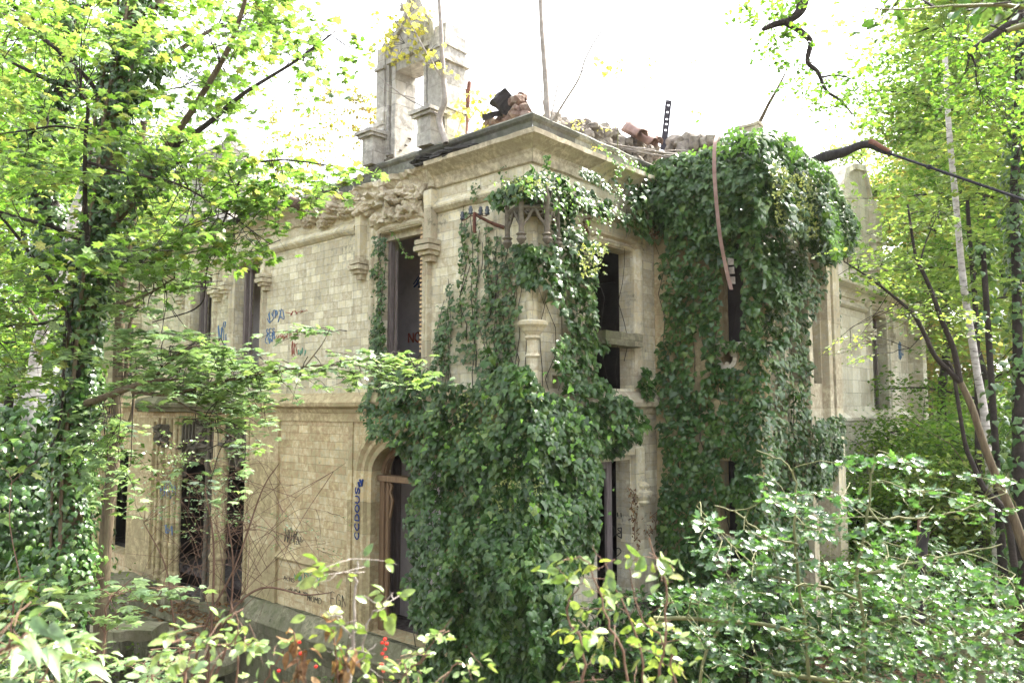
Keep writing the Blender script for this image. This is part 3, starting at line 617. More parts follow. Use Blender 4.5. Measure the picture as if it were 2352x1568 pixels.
# ---- corner niche: canopy and statue pedestal
cd = (nL + nR); cd = cd / np.linalg.norm(cd)
cc = CORNER + cd * .10
def hexpt(r, a, z, c=cc): return (c[0] + r * math.cos(a), c[1] + r * math.sin(a), z)
can = MB(); A0 = math.atan2(cd[1], cd[0]); an = [A0 + k * math.pi / 3 for k in (-1.5, -.5, .5, 1.5)]
T = Tubes(6)
R0 = .42
for k in range(3):
    p, q = np.array(hexpt(R0, an[k], 7.65)), np.array(hexpt(R0, an[k + 1], 7.65)); m_ = (p + q) / 2
    for dz, r in ((0, .03), (.10, .02), (-.02, .02)): T.add([p + [0, 0, dz], m_ + [0, 0, dz], q + [0, 0, dz]], r)
    T.add(smooth_path([p + [0, 0, -.42], p * .9 + q * .1 + [0, 0, -.28], p * .72 + q * .28 + [0, 0, -.18], m_ + [0, 0, -.02], p * .28 + q * .72 + [0, 0, -.18], p * .1 + q * .9 + [0, 0, -.28], q + [0, 0, -.42]], 4), .026)
    for sgn in (0.25, .75):
        c0 = p * (1 - sgn) + q * sgn + np.array([0, 0, -.08])
        T.add([c0 + .04 * (math.cos(x) * (q - p) / np.linalg.norm(q - p) + math.sin(x) * np.array([0, 0, 1])) for x in np.linspace(0, 6.28, 9)], .012)
    T.add([p + [0, 0, 0], m_ + [0, 0, .32]], .018); T.add([q + [0, 0, 0], m_ + [0, 0, .32]], .018)
for a in an:
    p = np.array(hexpt(R0, a, 0)); T.add([p + [0, 0, 7.15], p + [0, 0, 7.23], p + [0, 0, 7.75], p + [0, 0, 7.79], p + [0, 0, 8.08]], [.03, .05, .045, .055, .006])
T.build('niche_canopy', M['carved'], house)
mb = MB()
for a in an: lathe(mb, hexpt(R0, a, 7.03), [(.01, 0), (.05, .03), (.085, .09), (.06, .14), (.09, .17), (.05, .2)], 9)
lathe(mb, (cc[0], cc[1], 7.59), [(.36, 0), (.38, .1), (.2, .25), (.1, .6)], 6)
mb.build('canopy_pendant', M['carved'], house)
mb = MB(); lathe(mb, (cc[0], cc[1], 5.2), [(.10, -.7), (.10, 0), (.13, .04), (.10, .09), (.10, .30), (.14, .34), (.12, .38), (.17, .45), (.20, .50), (.25, .55), (.26, .60), (.21, .63), (.04, .65)], 16); mb.build('statue_pedestal', M['stone'], house)
mb = MB(); lathe(mb, (CORNER[0], CORNER[1] + .03, 0), [(.10, 5.85), (.10, 7.7)], 14); mb.build('corner_shaft', M['ashlar'], house)
# ---- stone dormer gable on the parapet
def dbox(name, boxes, mat, fr=FL):
    mb = MB()
    for q in boxes: rbox(mb, q[0:3], q[3:6], amp=.012, step=.13, seed=q[0])
    mb.build(name, mat, house, fr)
def dormer(ds, dz, mat, full=True):
    def sh(L_): return [(q[0] + ds, q[1], q[2] + dz, q[3] + ds, q[4], q[5] + dz) for q in L_]
    dbox('dormer_window', sh([(3.75, -.62, 9.35, 3.87, -.08, 11.42), (3.87, -.66, 9.35, 3.95, -.14, 11.5), (3.95, -.62, 9.35, 4.07, -.06, 11.6), (2.62, -.62, 9.35, 2.74, -.06, 11.6), (2.74, -.66, 9.35, 2.8, -.14, 11.5), (2.8, -.62, 9.35, 2.88, -.08, 11.42), (2.88, -.62, 11.30, 3.75, -.1, 11.5), (2.7, -.66, 11.5, 4.0, -.02, 11.6)]), mat)
    dbox('dormer_pier', sh([(4.05, -.55, 9.35, 4.30, -.02, 11.9), (4.03, -.58, 11.42, 4.33, .03, 11.48), (4.03, -.58, 10.22, 4.34, .04, 10.30)]), mat)
    dbox('dormer_pier', sh([(2.22, -.6, 9.35, 2.62, -.04, 11.65), (2.16, -.66, 11.05, 2.66, .04, 11.12), (2.18, -.64, 11.12, 2.64, .0, 11.19), (2.19, -.63, 11.36, 2.64, .0, 11.42), (2.27, -.55, 11.65, 2.58, -.1, 11.85), (2.19, -.63, 10.12, 2.65, .0, 10.18)]), mat)
    for a_, b_ in ((4.02, 4.42), (2.25, 2.72)):
        dbox('dormer_pedestal', sh([(a_ + .04, -.1, 9.35, b_ - .04, .26, 9.92), (a_ - .03, -.14, 9.92, b_ + .03, .33, 9.98), (a_ - .07, -.18, 9.98, b_ + .07, .38, 10.05)]), mat)
    if full:
        pts = [(4.05, 11.6), (4.0, 11.85), (3.85, 12.05), (3.62, 12.2), (3.42, 12.5), (3.3, 12.9), (3.2, 12.9), (3.0, 12.45), (2.82, 12.15), (2.66, 11.95), (2.62, 11.6)]
        mb = MB(); n0 = len(pts); mb.add([(p[0], -.5, p[1]) for p in pts] + [(p[0], -.14, p[1]) for p in pts], [tuple(range(n0)), tuple(range(2 * n0 - 1, n0 - 1, -1))] + [(i, (i + 1) % n0, n0 + (i + 1) % n0, n0 + i) for i in range(n0)])
        path_sweep(mb, pts, [(-.05, -.56), (-.05, -.06), (.04, -.06), (.04, -.56)])
        for p in pts[1:5]: rock(mb, (p[0] + .05, -.1, p[1] + .06), (.09, .12, .07), p[0], .6, 2)
        mb.build('dormer_gable', mat, house, FL)
dormer(0, 0, M['dormer']); dormer(8.3, -.15, M['dormer'], full=False)
mb = MB()
for j in range(8): rock(mb, (3.95 - .05 * (j % 2), -.15 - .05 * j, 9.45 + .07 * j), (.16, .12, .05), j, .3, 2)
mb.build('broken_masonry', M['carved'], house, FL)
# gable standing on the wing
pg = [FR.pick(*q) for q in ((1949, 590), (1949, 450), (1954, 420), (1960, 387), (1980, 378), (2003, 383), (2010, 420), (2017, 450), (2017, 600))]
mb = MB(); n0 = len(pg); mb.add([(p[0], -.9, p[1]) for p in pg] + [(p[0], -.3, p[1]) for p in pg], [tuple(range(n0)), tuple(range(2 * n0 - 1, n0 - 1, -1))] + [(i, (i + 1) % n0, n0 + (i + 1) % n0, n0 + i) for i in range(n0)])
path_sweep(mb, pg[1:-1], [(-.1, -1.0), (-.1, -.2), (.08, -.2), (.08, -1.0)])
mb.build('wing_gable', M['pale'], house, FR)
dbox('wing_gable_pier', [(18.85, -.9, 8.0, 19.6, -.1, 11.5), (18.75, -1, 10.2, 19.7, 0, 10.35), (18.75, -1, 9.2, 19.7, .05, 9.35), (19.0, -.8, 11.5, 19.45, -.2, 11.8)], M['pale'], FR)
dbox('wing_gable_pier', [(15.3, -.9, 8.0, 15.9, -.1, 10.6), (15.2, -1, 9.2, 16.0, .05, 9.35)], M['pale'], FR)
# ---- inside
mb = MB(); mb.box((.5, -8, -.2), (20, -.5, -.02)); mb.build('ground_floor', M['floor'], house, FL)
mb = MB(); mb.box((.5, -8, -4.2), (20, -1.0, -.21)); mb.build('basement_dark_fill', M['plaster_dk'], house, FL)  # dark block added so the basement openings look like unlit voids
mb = MB(); mb.box((2.3, -1.4, 0), (4.75, -1.2, 3.4)); mb.build('lobby_wall', M['plaster'], house, FL)
mb = MB(); rbox(mb, (9.05, -.6, -.62), (13.85, -.02, -.50), amp=.03); mb.build('threshold', M['floor'], house, FL)
mb = MB(); mb.box((.5, -8, 4.35), (20, -.5, 4.62)); mb.build('upper_floor', M['floor'], house, FL)
mb = MB(); mb.box((.0, -8, 8.75), (20, -.41, 8.98)); mb.build('roof_slab', M['rubble'], house, FL)
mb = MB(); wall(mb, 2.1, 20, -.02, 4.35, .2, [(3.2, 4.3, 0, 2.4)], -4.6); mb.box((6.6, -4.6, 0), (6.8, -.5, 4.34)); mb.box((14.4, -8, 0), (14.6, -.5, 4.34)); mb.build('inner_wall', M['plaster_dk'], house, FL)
mb = MB(); wall(mb, 2.1, 20, 4.62, 8.75, .2, [], -2.0); mb.box((6.9, -2.0, 4.62), (7.1, -.5, 8.74)); mb.build('inner_wall', M['plaster'], house, FL)
mb = MB()
for k in range(9): mb.box((2.0 + k * .55, -3.2, 8.5), (2.12 + k * .55, -.5, 8.74))
mb.build('ceiling_beam', M['timber_br'], house, FL)
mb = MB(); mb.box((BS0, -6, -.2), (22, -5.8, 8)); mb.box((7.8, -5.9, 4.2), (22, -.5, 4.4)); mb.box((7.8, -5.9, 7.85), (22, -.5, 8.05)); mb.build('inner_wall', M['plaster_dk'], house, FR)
mb = MB(); mb.box((BS0 + .1, -.5, 8.9), (BS1, BOUT - .1, 9.05)); mb.box((BS0 + .4, -.4, 4.3), (BS1, BOUT - .45, 4.5)); mb.build('bay_roof_slab', M['rubble'], house, FR)

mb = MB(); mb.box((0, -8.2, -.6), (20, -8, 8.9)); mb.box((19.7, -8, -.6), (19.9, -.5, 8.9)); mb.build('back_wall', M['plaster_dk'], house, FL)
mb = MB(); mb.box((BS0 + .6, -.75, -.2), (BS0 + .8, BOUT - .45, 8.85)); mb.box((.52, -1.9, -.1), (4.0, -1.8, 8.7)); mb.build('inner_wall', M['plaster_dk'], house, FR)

# ---- writing on the walls: thin strokes of paint a few millimetres proud
def strokes(name, fr, segs, r, mat, off=.008, par=house):
    T = Tubes(4)
    for sg_ in segs:
        P = np.array([fr.w(a, off, z) for a, z in sg_]); P = smooth_path(P, 4) if len(P) > 2 else P; T.add(P, r)
    return T.build(name, mat, par)
GL = {  # unit letters, x 0..1 rightwards, y 0..1 up
 'S': [[(.9, .85), (.5, 1), (.1, .8), (.4, .55), (.85, .3), (.5, 0), (.1, .15)]], 'U': [[(.1, 1), (.1, .3), (.5, 0), (.9, .3), (.9, 1)]], 'O': [[(.5, 0), (.1, .3), (.15, .8), (.5, 1), (.9, .7), (.85, .2), (.5, 0)]],
 'D': [[(.15, 0), (.15, 1)], [(.15, 1), (.7, .9), (.9, .5), (.7, .1), (.15, 0)]], 'R': [[(.15, 0), (.15, 1)], [(.15, 1), (.7, .95), (.8, .7), (.6, .5), (.15, .5)], [(.4, .5), (.85, 0)]], 'C': [[(.9, .85), (.5, 1), (.1, .6), (.2, .15), (.6, 0), (.9, .15)]],
 'E': [[(.85, 1), (.15, 1), (.15, 0), (.85, 0)], [(.15, .5), (.7, .5)]], 'N': [[(.1, 0), (.1, 1)], [(.1, 1), (.9, 0)], [(.9, 0), (.9, 1)]], 'A': [[(.05, 0), (.5, 1)], [(.5, 1), (.95, 0)], [(.25, .4), (.75, .4)]], 'M': [[(.05, 0), (.1, 1)], [(.1, 1), (.5, .4)], [(.5, .4), (.9, 1)], [(.9, 1), (.95, 0)]],
 'G': [[(.9, .85), (.5, 1), (.1, .6), (.2, .1), (.6, 0), (.9, .2), (.85, .5), (.5, .5)]], 'Y': [[(.1, 1), (.5, .5), (.5, 0)], [(.9, 1), (.5, .5)]], 'T': [[(.1, 1), (.9, 1)], [(.5, 1), (.5, 0)]], 'B': [[(.15, 0), (.15, 1)], [(.15, 1), (.8, .85), (.15, .55)], [(.15, .55), (.9, .3), (.15, 0)]]}
def write(word, s, z, h, wd, right=-1, vert=False):
    """right=-1: on walls where reading direction runs against s"""
    out = []
    for i, ch in enumerate(word):
        for st in GL[ch]:
            if vert: out.append([(s + right * (-(y) * h), z + (x + i * 1.12) * wd) for x, y in st])
            else: out.append([(s + right * (x + i * 1.15) * wd, z + y * h) for x, y in st])
    return out
def scrawl(s, z, w_, h, n, seed):
    r = random.Random(seed); out = []
    for k in range(n):
        a = s - w_ * (k + .5) / n; out.append([(a + r.uniform(-.5, .5) * w_ / n * 1.6, z + r.uniform(0, 1) * h) for _ in range(r.randint(4, 6))])
    return out
strokes('graffiti', FL, write('CCDOUS', 4.50, 1.75, .13, .16, vert=True), .014, M['blue'], off=.10)
strokes('graffiti', FL, [[(4.42, 2.85), (4.5, 2.95)], [(4.44, 2.82), (4.40, 2.96)], [(4.5, 2.8), (4.54, 2.9)]], .022, M['blue'], off=.10)
strokes('graffiti', FL, scrawl(8.35, 6.35, .75, .35, 6, 1) + scrawl(8.4, 5.9, .5, .3, 5, 2) + write('SES', 8.38, 6.1, .16, .12), .011, M['lblue'])
strokes('graffiti', FL, scrawl(10.75, 6.1, .5, .5, 5, 5) + scrawl(10.8, 5.75, .6, .3, 4, 6), .012, M['lblue'])
strokes('graffiti', FL, write('ESA', 7.35, 6.0, .14, .11) + scrawl(7.3, 5.55, .3, .45, 4, 8) + scrawl(7.9, 5.95, .5, .2, 5, 9) + scrawl(7.5, 6.5, .8, .12, 4, 19), .006, M['redg'])
strokes('graffiti', FL, write('DEY', 6.55, .62, .20, .2) + scrawl(6.9, .55, .25, .25, 3, 9) + scrawl(7.0, 5.55, .3, .2, 3, 14), .012, M['teal'])
strokes('graffiti', FL, write('EGN', 5.55, .32, .24, .17) + scrawl(7.25, .3, .9, .12, 8, 3) + write('ACNS', 7.35, .55, .09, .1) + scrawl(7.4, 1.35, .8, .35, 9, 4) + write('NOMD', 6.4, .25, .12, .12), .006, M['blk'])
strokes('graffiti', FL, scrawl(13.6, 1.9, .9, .5, 7, 12) + scrawl(13.3, .9, .5, .3, 4, 15), .010, M['lblue'], off=.09)
IW = Frame(CORNER + nL * -2.0, dL, nL, 1)
strokes('graffiti', IW, write('NOAM', 5.5, 5.9, .22, .2) + scrawl(5.0, 5.3, .7, .3, 5, 4), .02, M['redg'], off=.02)
strokes('graffiti', IW, write('AM', 5.1, 6.9, .25, .2) + write('NAAN', 4.9, 5.75, .2, .2) + scrawl(5.3, 7.1, .4, .4, 3, 7), .016, M['blue'], off=.02)
strokes('graffiti', Frame(CORNER + dR * 2.87, -nR, -dR, 1), write('BO', .18, 1.9, .2, .14, right=1) + write('SC', .2, 1.45, .26, .15, right=1) + [[(.2, 2.3), (.21, 2.38)], [(.28, 2.3), (.29, 2.38)]], .010, M['blk'], off=.01)
strokes('graffiti', FR, scrawl(20.6, 6.1, -.6, .7, 6, 22), .012, M['lblue'])

# ================================================================== LOOSE THINGS ON THE RUIN
def fp(fr, u, v, off): a, z = fr.pick(u, v, off); return fr.w(a, off, z)
# insulator bracket
br = empty('insulator_bracket', FL.w(.9, .1, 7.7), 'rusty iron wall bracket carrying four glass insulators left of the carved canopy', 'bracket')
a1 = fp(FL, 1158, 523, .02); a2 = fp(FL, 1090, 492, .34)
Tubes(4).add([a1, a1 * .5 + a2 * .5 + [0, 0, -.02], a2], [.035, .03, .028]).add([a2 + [0, 0, .03], a2 + [0, 0, -.33]], .032).add(smooth_path([a1, a1 * .6 + a2 * .4 + [.02, 0, -.06], a2 + [0, 0, .04], a2 * .8 + a1 * .2 + [0, 0, -.05]], 4), .008).build('arm', M['rust'], br)
for u, v in ((1062, 497), (1081, 484), (1104, 486), (1119, 485)):
    p = fp(FL, u, v, .34); q = a2 + (p - a2) * .25; q[2] = a2[2]
    mb = MB(); lathe(mb, p, [(.012, -.07), (.042, -.06), (.044, -.03), (.028, -.02), (.040, .0), (.042, .03), (.026, .045), (.032, .055), (.026, .08), (.005, .09)], 12); i1 = mb.build('insulator', M['glass'], br, smooth=True)
    Tubes(5).add(smooth_path([q, (q + p) / 2 + [0, 0, -.06], p + [0, 0, -.08]], 4), .009).build('hook', M['rust'], i1)
# perforated steel post
p0 = fp(FR, 1524, 345, -.35); p1 = fp(FR, 1533, 238, -.35); ax_ = p1 - p0
mb = MB(); H = float(np.linalg.norm(ax_)); wd = .065
ys = [0] + sum([[H * f - .022, H * f + .022] for f in (.40, .52, .62, .76, .90)], []) + [H]
for i in range(len(ys) - 1):
    if i % 2 == 0: mb.box((-wd, -.012, ys[i]), (wd, .012, ys[i + 1]))
    else: mb.box((-wd, -.012, ys[i]), (-.024, .012, ys[i + 1])); mb.box((.024, -.012, ys[i]), (wd, .012, ys[i + 1]))
mb.box((-wd, .012, 0), (-wd + .012, .07, H * .97))
o = mb.build('steel_post', M['iron']); o.location = p0; o.rotation_euler = (0, math.atan2(ax_[0], ax_[2]), .0); tag(o, 'dark steel angle post with five punched holes standing on the roof edge', 'post')
# hanging strip of metal
hs_ = empty('hanging_strip', fp(FB, 1645, 440, .6), 'long bent rusty metal strip hanging from the roof edge in front of the ivy', 'metal strip')
P = smooth_path([fp(FB, 1654, 306, .5), fp(FB, 1645, 318, .8), fp(FB, 1641, 345, .95), fp(FB, 1641, 400, 1.0), fp(FB, 1646, 470, 1.0), fp(FB, 1655, 550, .95), fp(FB, 1671, 630, .85), fp(FB, 1680, 665, .8)], 5)
mb = MB(); V = []; n_ = len(P)
for i, p in enumerate(P):
    for dx, dy in ((-.034, 0), (.034, 0), (.034, .006), (-.034, .006)): V.append((p[0] + dx, p[1] + dy, p[2]))
mb.add(V, [(i * 4 + j, i * 4 + (j + 1) % 4, i * 4 + 4 + (j + 1) % 4, i * 4 + 4 + j) for i in range(n_ - 1) for j in range(4)]); mb.build('strip', M['rust_pale'], hs_)
mb = MB()
for i in range(3): rbox(mb, tuple(fp(FB, 1672 + 2 * i, 608 + 22 * i, .8) + [0, 0, 0]), tuple(fp(FB, 1686 + 1 * i, 590 + 22 * i, .8) + [.02, .09, 0]), amp=.02, step=.05, seed=i)
mb.build('clinging_stone', M['rubble'], hs_)
# crumpled rusty sheets
sh = empty('rusty_sheet_metal', fp(FR, 1475, 330, -.2), 'crumpled rusty sheet of curved roof metal lying on the right parapet', 'sheet metal')
for i, (a, b2, r) in enumerate((((1438, 300), (1500, 335), .20), ((1466, 306), (1512, 330), .17), ((1447, 296), (1475, 312), .16))):
    A = fp(FR, *a, -.45 + .1 * i); Bp_ = fp(FR, *b2, .15); ax_ = Bp_ - A; L_ = np.linalg.norm(ax_); ax_ /= L_; s_ = np.cross(ax_, [0, 0, 1]); s_ /= np.linalg.norm(s_); u_ = np.cross(s_, ax_)
    V = []; F = []
    for j in range(9):
        for k in range(11):
            th = -.3 + 3.4 * k / 10; rr = r * (1 + .12 * nz((j, k, i), .5)) * (1 - .02 * j); p = A + ax_ * L_ * (j / 8 + .04 * nz((k, j, 3), .6)) + s_ * rr * math.cos(th) + u_ * rr * math.sin(th); V.append(p)
    for j in range(8):
        for k in range(10): q = j * 11 + k; F.append((q, q + 1, q + 12, q + 11))
    mb = MB(); mb.add(V, F); o = mb.build('sheet', M['rust_pale'], sh, smooth=True); md = o.modifiers.new('s', 'SOLIDIFY'); md.thickness = .012
# rubble, bricks, timbers on top
def blockpile(name, pts, mat, label, cat, size=(.16, .12, .1), fr=FL, off=-.5, seed=0, group=None):
    root = empty(name, fp(fr, pts[0][0], pts[0][1], off), label, cat, group)
    r = random.Random(seed)
    for i, (u, v) in enumerate(pts):
        mb = MB(); p = fp(fr, u, v, off + r.uniform(-.15, .1)); R = Matrix.Rotation(r.uniform(-.8, .8), 3, 'Y') @ Matrix.Rotation(r.uniform(0, 3), 3, 'Z') @ Matrix.Rotation(r.uniform(-.4, .4), 3, 'X')
        rock(mb, p, tuple(x * r.uniform(.7, 1.25) for x in size), i + seed, .22, 2, R); mb.build('stone_block', mat, root)
    return root
blockpile('rubble_heap', [(1200, 222), (1188, 228), (1176, 238), (1198, 240), (1206, 252), (1185, 255), (1168, 262), (1190, 268), (1208, 268), (1172, 276), (1152, 280), (1136, 286), (1120, 288), (1155, 268)], M['brick'], 'leaning heap of broken brick masonry on the roof left of the corner', 'rubble', (.12, .10, .085), FL, -.55, 3)
blockpile('rubble_heap', [(1262, 268), (1278, 272), (1292, 283), (1310, 290), (1335, 300), (1348, 288), (1362, 290), (1372, 300), (1385, 300), (1330, 285), (1395, 312), (1410, 305), (1425, 320), (1300, 300), (1350, 312)], M['rubble'], 'row of crumbled stones lying along the top of the right parapet', 'rubble', (.13, .11, .09), FR, -.3, 8)
rk = random.Random(77); bank = []
for u in range(1262, 1505, 11):
    vt = np.interp(u, [1262, 1300, 1340, 1365, 1400, 1440, 1505], [268, 284, 296, 288, 303, 318, 332]); vp = 272 + .434 * (u - 1222)
    v = vt + 6
    while v < vp + 6: bank.append((u + rk.uniform(-5, 5), v + rk.uniform(-3, 3))); v += 12
blockpile('rubble_bank', bank, M['rubble'], 'bank of grey broken masonry heaped behind the right parapet', 'rubble', (.13, .12, .10), FR, -.35, 55)
tb = empty('roof_timber', fp(FL, 1160, 240, -.4), 'charred jagged roof timber resting against the heap of broken bricks', 'timber')
mb = MB(); rbox(mb, (-.20, -.12, -.16), (.16, .12, .16), amp=.05, step=.08); o = mb.build('beam_end', M['timber'], tb); o.location = fp(FL, 1158, 238, -.45); o.rotation_euler = (.3, .7, .5)
mb = MB(); rbox(mb, (-.28, -.07, -.05), (.22, .07, .05), amp=.04, step=.07); o = mb.build('beam_end', M['timber'], tb); o.location = fp(FL, 1142, 262, -.4); o.rotation_euler = (.2, -.35, .3)
# reddish broken frame behind dormer
rf = empty('broken_timber_frame', fp(FL, 1062, 300, -1.2), 'reddish broken timber frame leaning on the roof right of the stone dormer', 'timber')
for (a, b2, r) in (((1040, 325), (1072, 205), .035), ((1068, 330), (1078, 188), .05), ((1042, 290), (1060, 255), .05), ((1050, 320), (1095, 250), .02), ((1075, 325), (1062, 240), .025), ((1035, 262), (1064, 272), .025)):
    Tubes(4).add([fp(FL, *a, -1.2), fp(FL, *b2, -1.25)], [r, r * .9]).build('rafter', M['rust'] if r > .03 else M['bark_lt'], rf)
# remains of the wall head over the bay
o = blockpile('wall_stump', [(1545, 345), (1560, 362), (1585, 362), (1610, 362), (1635, 362), (1655, 345), (1540, 365), (1565, 330), (1580, 322), (1595, 330), (1610, 326), (1625, 330), (1570, 345), (1590, 345), (1612, 345), (1632, 345), (1640, 322), (1550, 325)], M['rubble'], 'low broken stub of brick wall on the roof behind the ivy', 'rubble', (.16, .13, .16), FB, -.5, 21)
mb = MB(); rbox(mb, (0, 0, 0), (.62, .35, .05), amp=.02, step=.1); o2 = mb.build('cap_slab', M['plinth'], o); o2.location = fp(FB, 1594, 318, -.35)
# wires and canes lying over the parapet
wr = empty('fallen_canes', fp(FR, 1450, 350, .1), 'tangle of dry grey canes draped over the right parapet under the sheet metal', 'canes')
for i in range(9):
    a = fp(FR, 1400 + 8 * i, 330 + 3 * i, -.1); c = fp(FR, 1480 + 9 * i, 352 + random.uniform(-8, 12), .25 + .05 * i); e_ = fp(FR, 1530 + 14 * i, 362 + random.uniform(-12, 20), .5 + .05 * i)
    Tubes(5).add(smooth_path([a, c, e_], 5), [.012] * 10 + [.006]).build('cane', M['bark_lt'], wr)
# log with iron guy rod at the right
lg = empty('hanging_log', at(1960, 350, 15), 'dark weathered log with a strapped iron end sticking out from the ivy', 'log')
P = smooth_path([at(1840, 385, 15.3), at(1890, 362, 15.1), at(1935, 350, 15.0), at(1975, 334, 14.9), at(2000, 332, 14.8), at(2025, 345, 14.7), at(2044, 353, 14.6)], 5)
rr = np.interp(np.linspace(0, 1, len(P)), [0, .2, .5, .75, .9, 1], [.12, .11, .09, .07, .055, .03]) * (1 + .25 * np.array([nz(p, 5) for p in P]))
Tubes(9).add(P, rr).build('wood', M['timber'], lg)
P2 = P[-12:]; Tubes(7).add(P2 + [0, -.03, .03], rr[-12:] * .85).build('rusty_strap', M['rust'], lg)
gr = empty('guy_rod', at(2200, 410, 13.8), 'straight dark iron rod with couplings running from the log to the right edge', 'rod')
ga, gb = at(2044, 353, 14.6), at(2420, 482, 12.5)
Tubes(7).add([ga, gb], .026).build('rod', M['iron'], gr)
for f, r, l in ((.0, .07, .006), (.27, .048, .03), (.66, .03, .02)):
    c = ga + (gb - ga) * f; d_ = (gb - ga) / np.linalg.norm(gb - ga); Tubes(8).add([c - d_ * l, c - d_ * l * .9, c + d_ * l * .9, c + d_ * l], [r * .6, r, r, r * .6]).build('coupling', M['iron'], gr)
# ================================================================== GROUND
def sm(x, a, b2): t = np.clip((x - a) / (b2 - a), 0, 1); return t * t * (3 - 2 * t)
def ground_z(x, y):
    x = np.asarray(x, float); y = np.asarray(y, float); t = sm(y, .5, 11)
    left = sm(-x, 1.5, 7.5)
    z = 2.75 * (1 - t) + (-.55 - 2.6 * left) * t + .12 * np.sin(x * .9 + y * .6) + .07 * np.sin(x * 2.3 - y * 1.7)
    z = z + sm(-x, 11, 30) * 1.8 + sm(y, 30, 90) * 3 * sm(x, 5, 30)
    return z
gx = np.concatenate([np.linspace(-300, -30, 19), np.linspace(-28, 28, 113), np.linspace(30, 300, 19)]); gy = np.concatenate([np.linspace(-60, -6, 10), np.linspace(-5, 40, 91), np.linspace(44, 420, 25)])
GX, GY = np.meshgrid(gx, gy); V = np.column_stack([GX.ravel(), GY.ravel(), ground_z(GX, GY).ravel()]); nx = len(gx)
i, j = np.meshgrid(np.arange(len(gy) - 1), np.arange(nx - 1), indexing='ij'); q = (i * nx + j).ravel()
m, t, b = new_mat('leaf_litter'); tc = nn(t, 'ShaderNodeTexCoord'); vo = nn(t, 'ShaderNodeTexVoronoi', Scale=11.0); t.links.new(tc.outputs['Object'], vo.inputs['Vector'])
r = ramp(t, nn(t, 'ShaderNodeSeparateColor').outputs[0], [(0, (.05, .03, .02)), (.35, (.13, .06, .035)), (.7, (.20, .11, .06)), (.9, (.09, .10, .04)), (1, (.28, .18, .10))])
sep = [n_ for n_ in t.nodes if n_.bl_idname == 'ShaderNodeSeparateColor'][0]; t.links.new(vo.outputs['Color'], sep.inputs[0])
no = nn(t, 'ShaderNodeTexNoise', Scale=1.3, Detail=6); t.links.new(tc.outputs['Object'], no.inputs['Vector'])
t.links.new(mixc(t, ramp(t, no.outputs[0], [(.42, (0, 0, 0)), (.6, (1, 1, 1))]).outputs[0], r.outputs[0], (.035, .045, .018)), b.inputs['Base Color'])
bp = nn(t, 'ShaderNodeBump', Strength=1.0, Distance=.05); t.links.new(vo.outputs['Distance'], bp.inputs['Height']); t.links.new(bp.outputs[0], b.inputs['Normal']); b.inputs['Roughness'].default_value = .95
M['litter'] = m
tag(link('ground', np_mesh('ground', V, np.column_stack([q, q + 1, q + nx + 1, q + nx]), True), M['litter']), kind='structure')

# ================================================================== PLANTS: shared tools
UP = np.array([0, 0, 1.0])
class Leaves:
    def __init__(s): s.P = []; s.N = []; s.T = []; s.S = []
    def add(s, P, N, T, S): s.P.append(np.atleast_2d(P)); s.N.append(np.atleast_2d(N)); s.T.append(np.atleast_2d(T)); s.S.append(np.asarray(S) * np.ones(len(np.atleast_2d(P))))
    def build(s, name, mat, tmpl, parent, sub=None):
        if not s.P: return
        return link(name, leaf_mesh(name, np.vstack(s.P), np.vstack(s.N), np.vstack(s.T), np.concatenate(s.S), tmpl), mat, parent)
def spray(lv, tw, o, d, L, n, size, flat=.85, droop=.25, r=.006, jitter=.35):
    """a flat leafy twig: leaves in pairs on both sides of it"""
    d = d / (np.linalg.norm(d) + 1e-9); k = 6; t = np.linspace(0, 1, k)[:, None]
    path = o + d * L * t - UP * droop * L * t ** 2 + rng.normal(0, .03, (k, 3)) * L * t
    tw.add(path, np.linspace(r, r * .35, k)); side = np.cross(d, UP); side /= np.linalg.norm(side) + 1e-9
    f = rng.uniform(.12, 1.0, n); base = np.stack([np.interp(f, t[:, 0], path[:, a]) for a in range(3)], 1)
    sg = np.where(rng.random(n) < .5, -1, 1)[:, None]
    out = d[None] * rng.uniform(.2, 1, (n, 1)) + side[None] * sg * rng.uniform(.3, 1.1, (n, 1)) + UP * rng.normal(-.18, .22, (n, 1)); out = norm(out)
    pet = size * rng.uniform(.2, 1.2, (n, 1)); N = UP[None] * flat + rng.normal(0, jitter, (n, 3))
    lv.add(base + out * pet, N, out - UP * .25, size * rng.uniform(.55, 1.15, n))
def fill(lv, tw, poly, n, dep, limbs, nleaf=16, size=.11, L=.7, flat=.85, droop=.25, connect=2.6, r=.0045, jitter=.35):
    P = sample(poly, n); Z = rng.uniform(*dep, n); limbs = np.vstack(limbs)
    for (u, v), z in zip(P, Z):
        p = at(u, v, z); dd = np.linalg.norm(limbs - p, axis=1); q = limbs[dd.argmin()]; h = p - q; hl = np.linalg.norm(h)
        d = h.copy(); d[2] *= .3; d = d / (np.linalg.norm(d) + 1e-6) + rng.normal(0, .35, 3) * [1, 1, .3]; d /= np.linalg.norm(d)
        o = p - d * L * .5
        if hl < connect and hl > .25 and rng.random() < .6:
            mid = (q + o) / 2 + UP * rng.uniform(-.05, .12) * hl + rng.normal(0, .05, 3) * hl; tw.add(smooth_path([q, mid, o], 3), np.linspace(r * 1.3, r * .8, 7))
        spray(lv, tw, o, d, L * rng.uniform(.7, 1.3), int(nleaf * rng.uniform(.6, 1.3)), size, flat, droop, r, jitter)
def pxpath(pts, dep, m=6):
    pts = np.array(pts, float); Z = dep if hasattr(dep, '__len__') else [dep] * len(pts); return smooth_path([at(u, v, z) for (u, v), z in zip(pts, Z)], m)
def rad(P, r0, r1, bump=.08): n = len(P); return np.linspace(r0, r1, n) * (1 + bump * np.array([nz(p, 3) for p in P]))
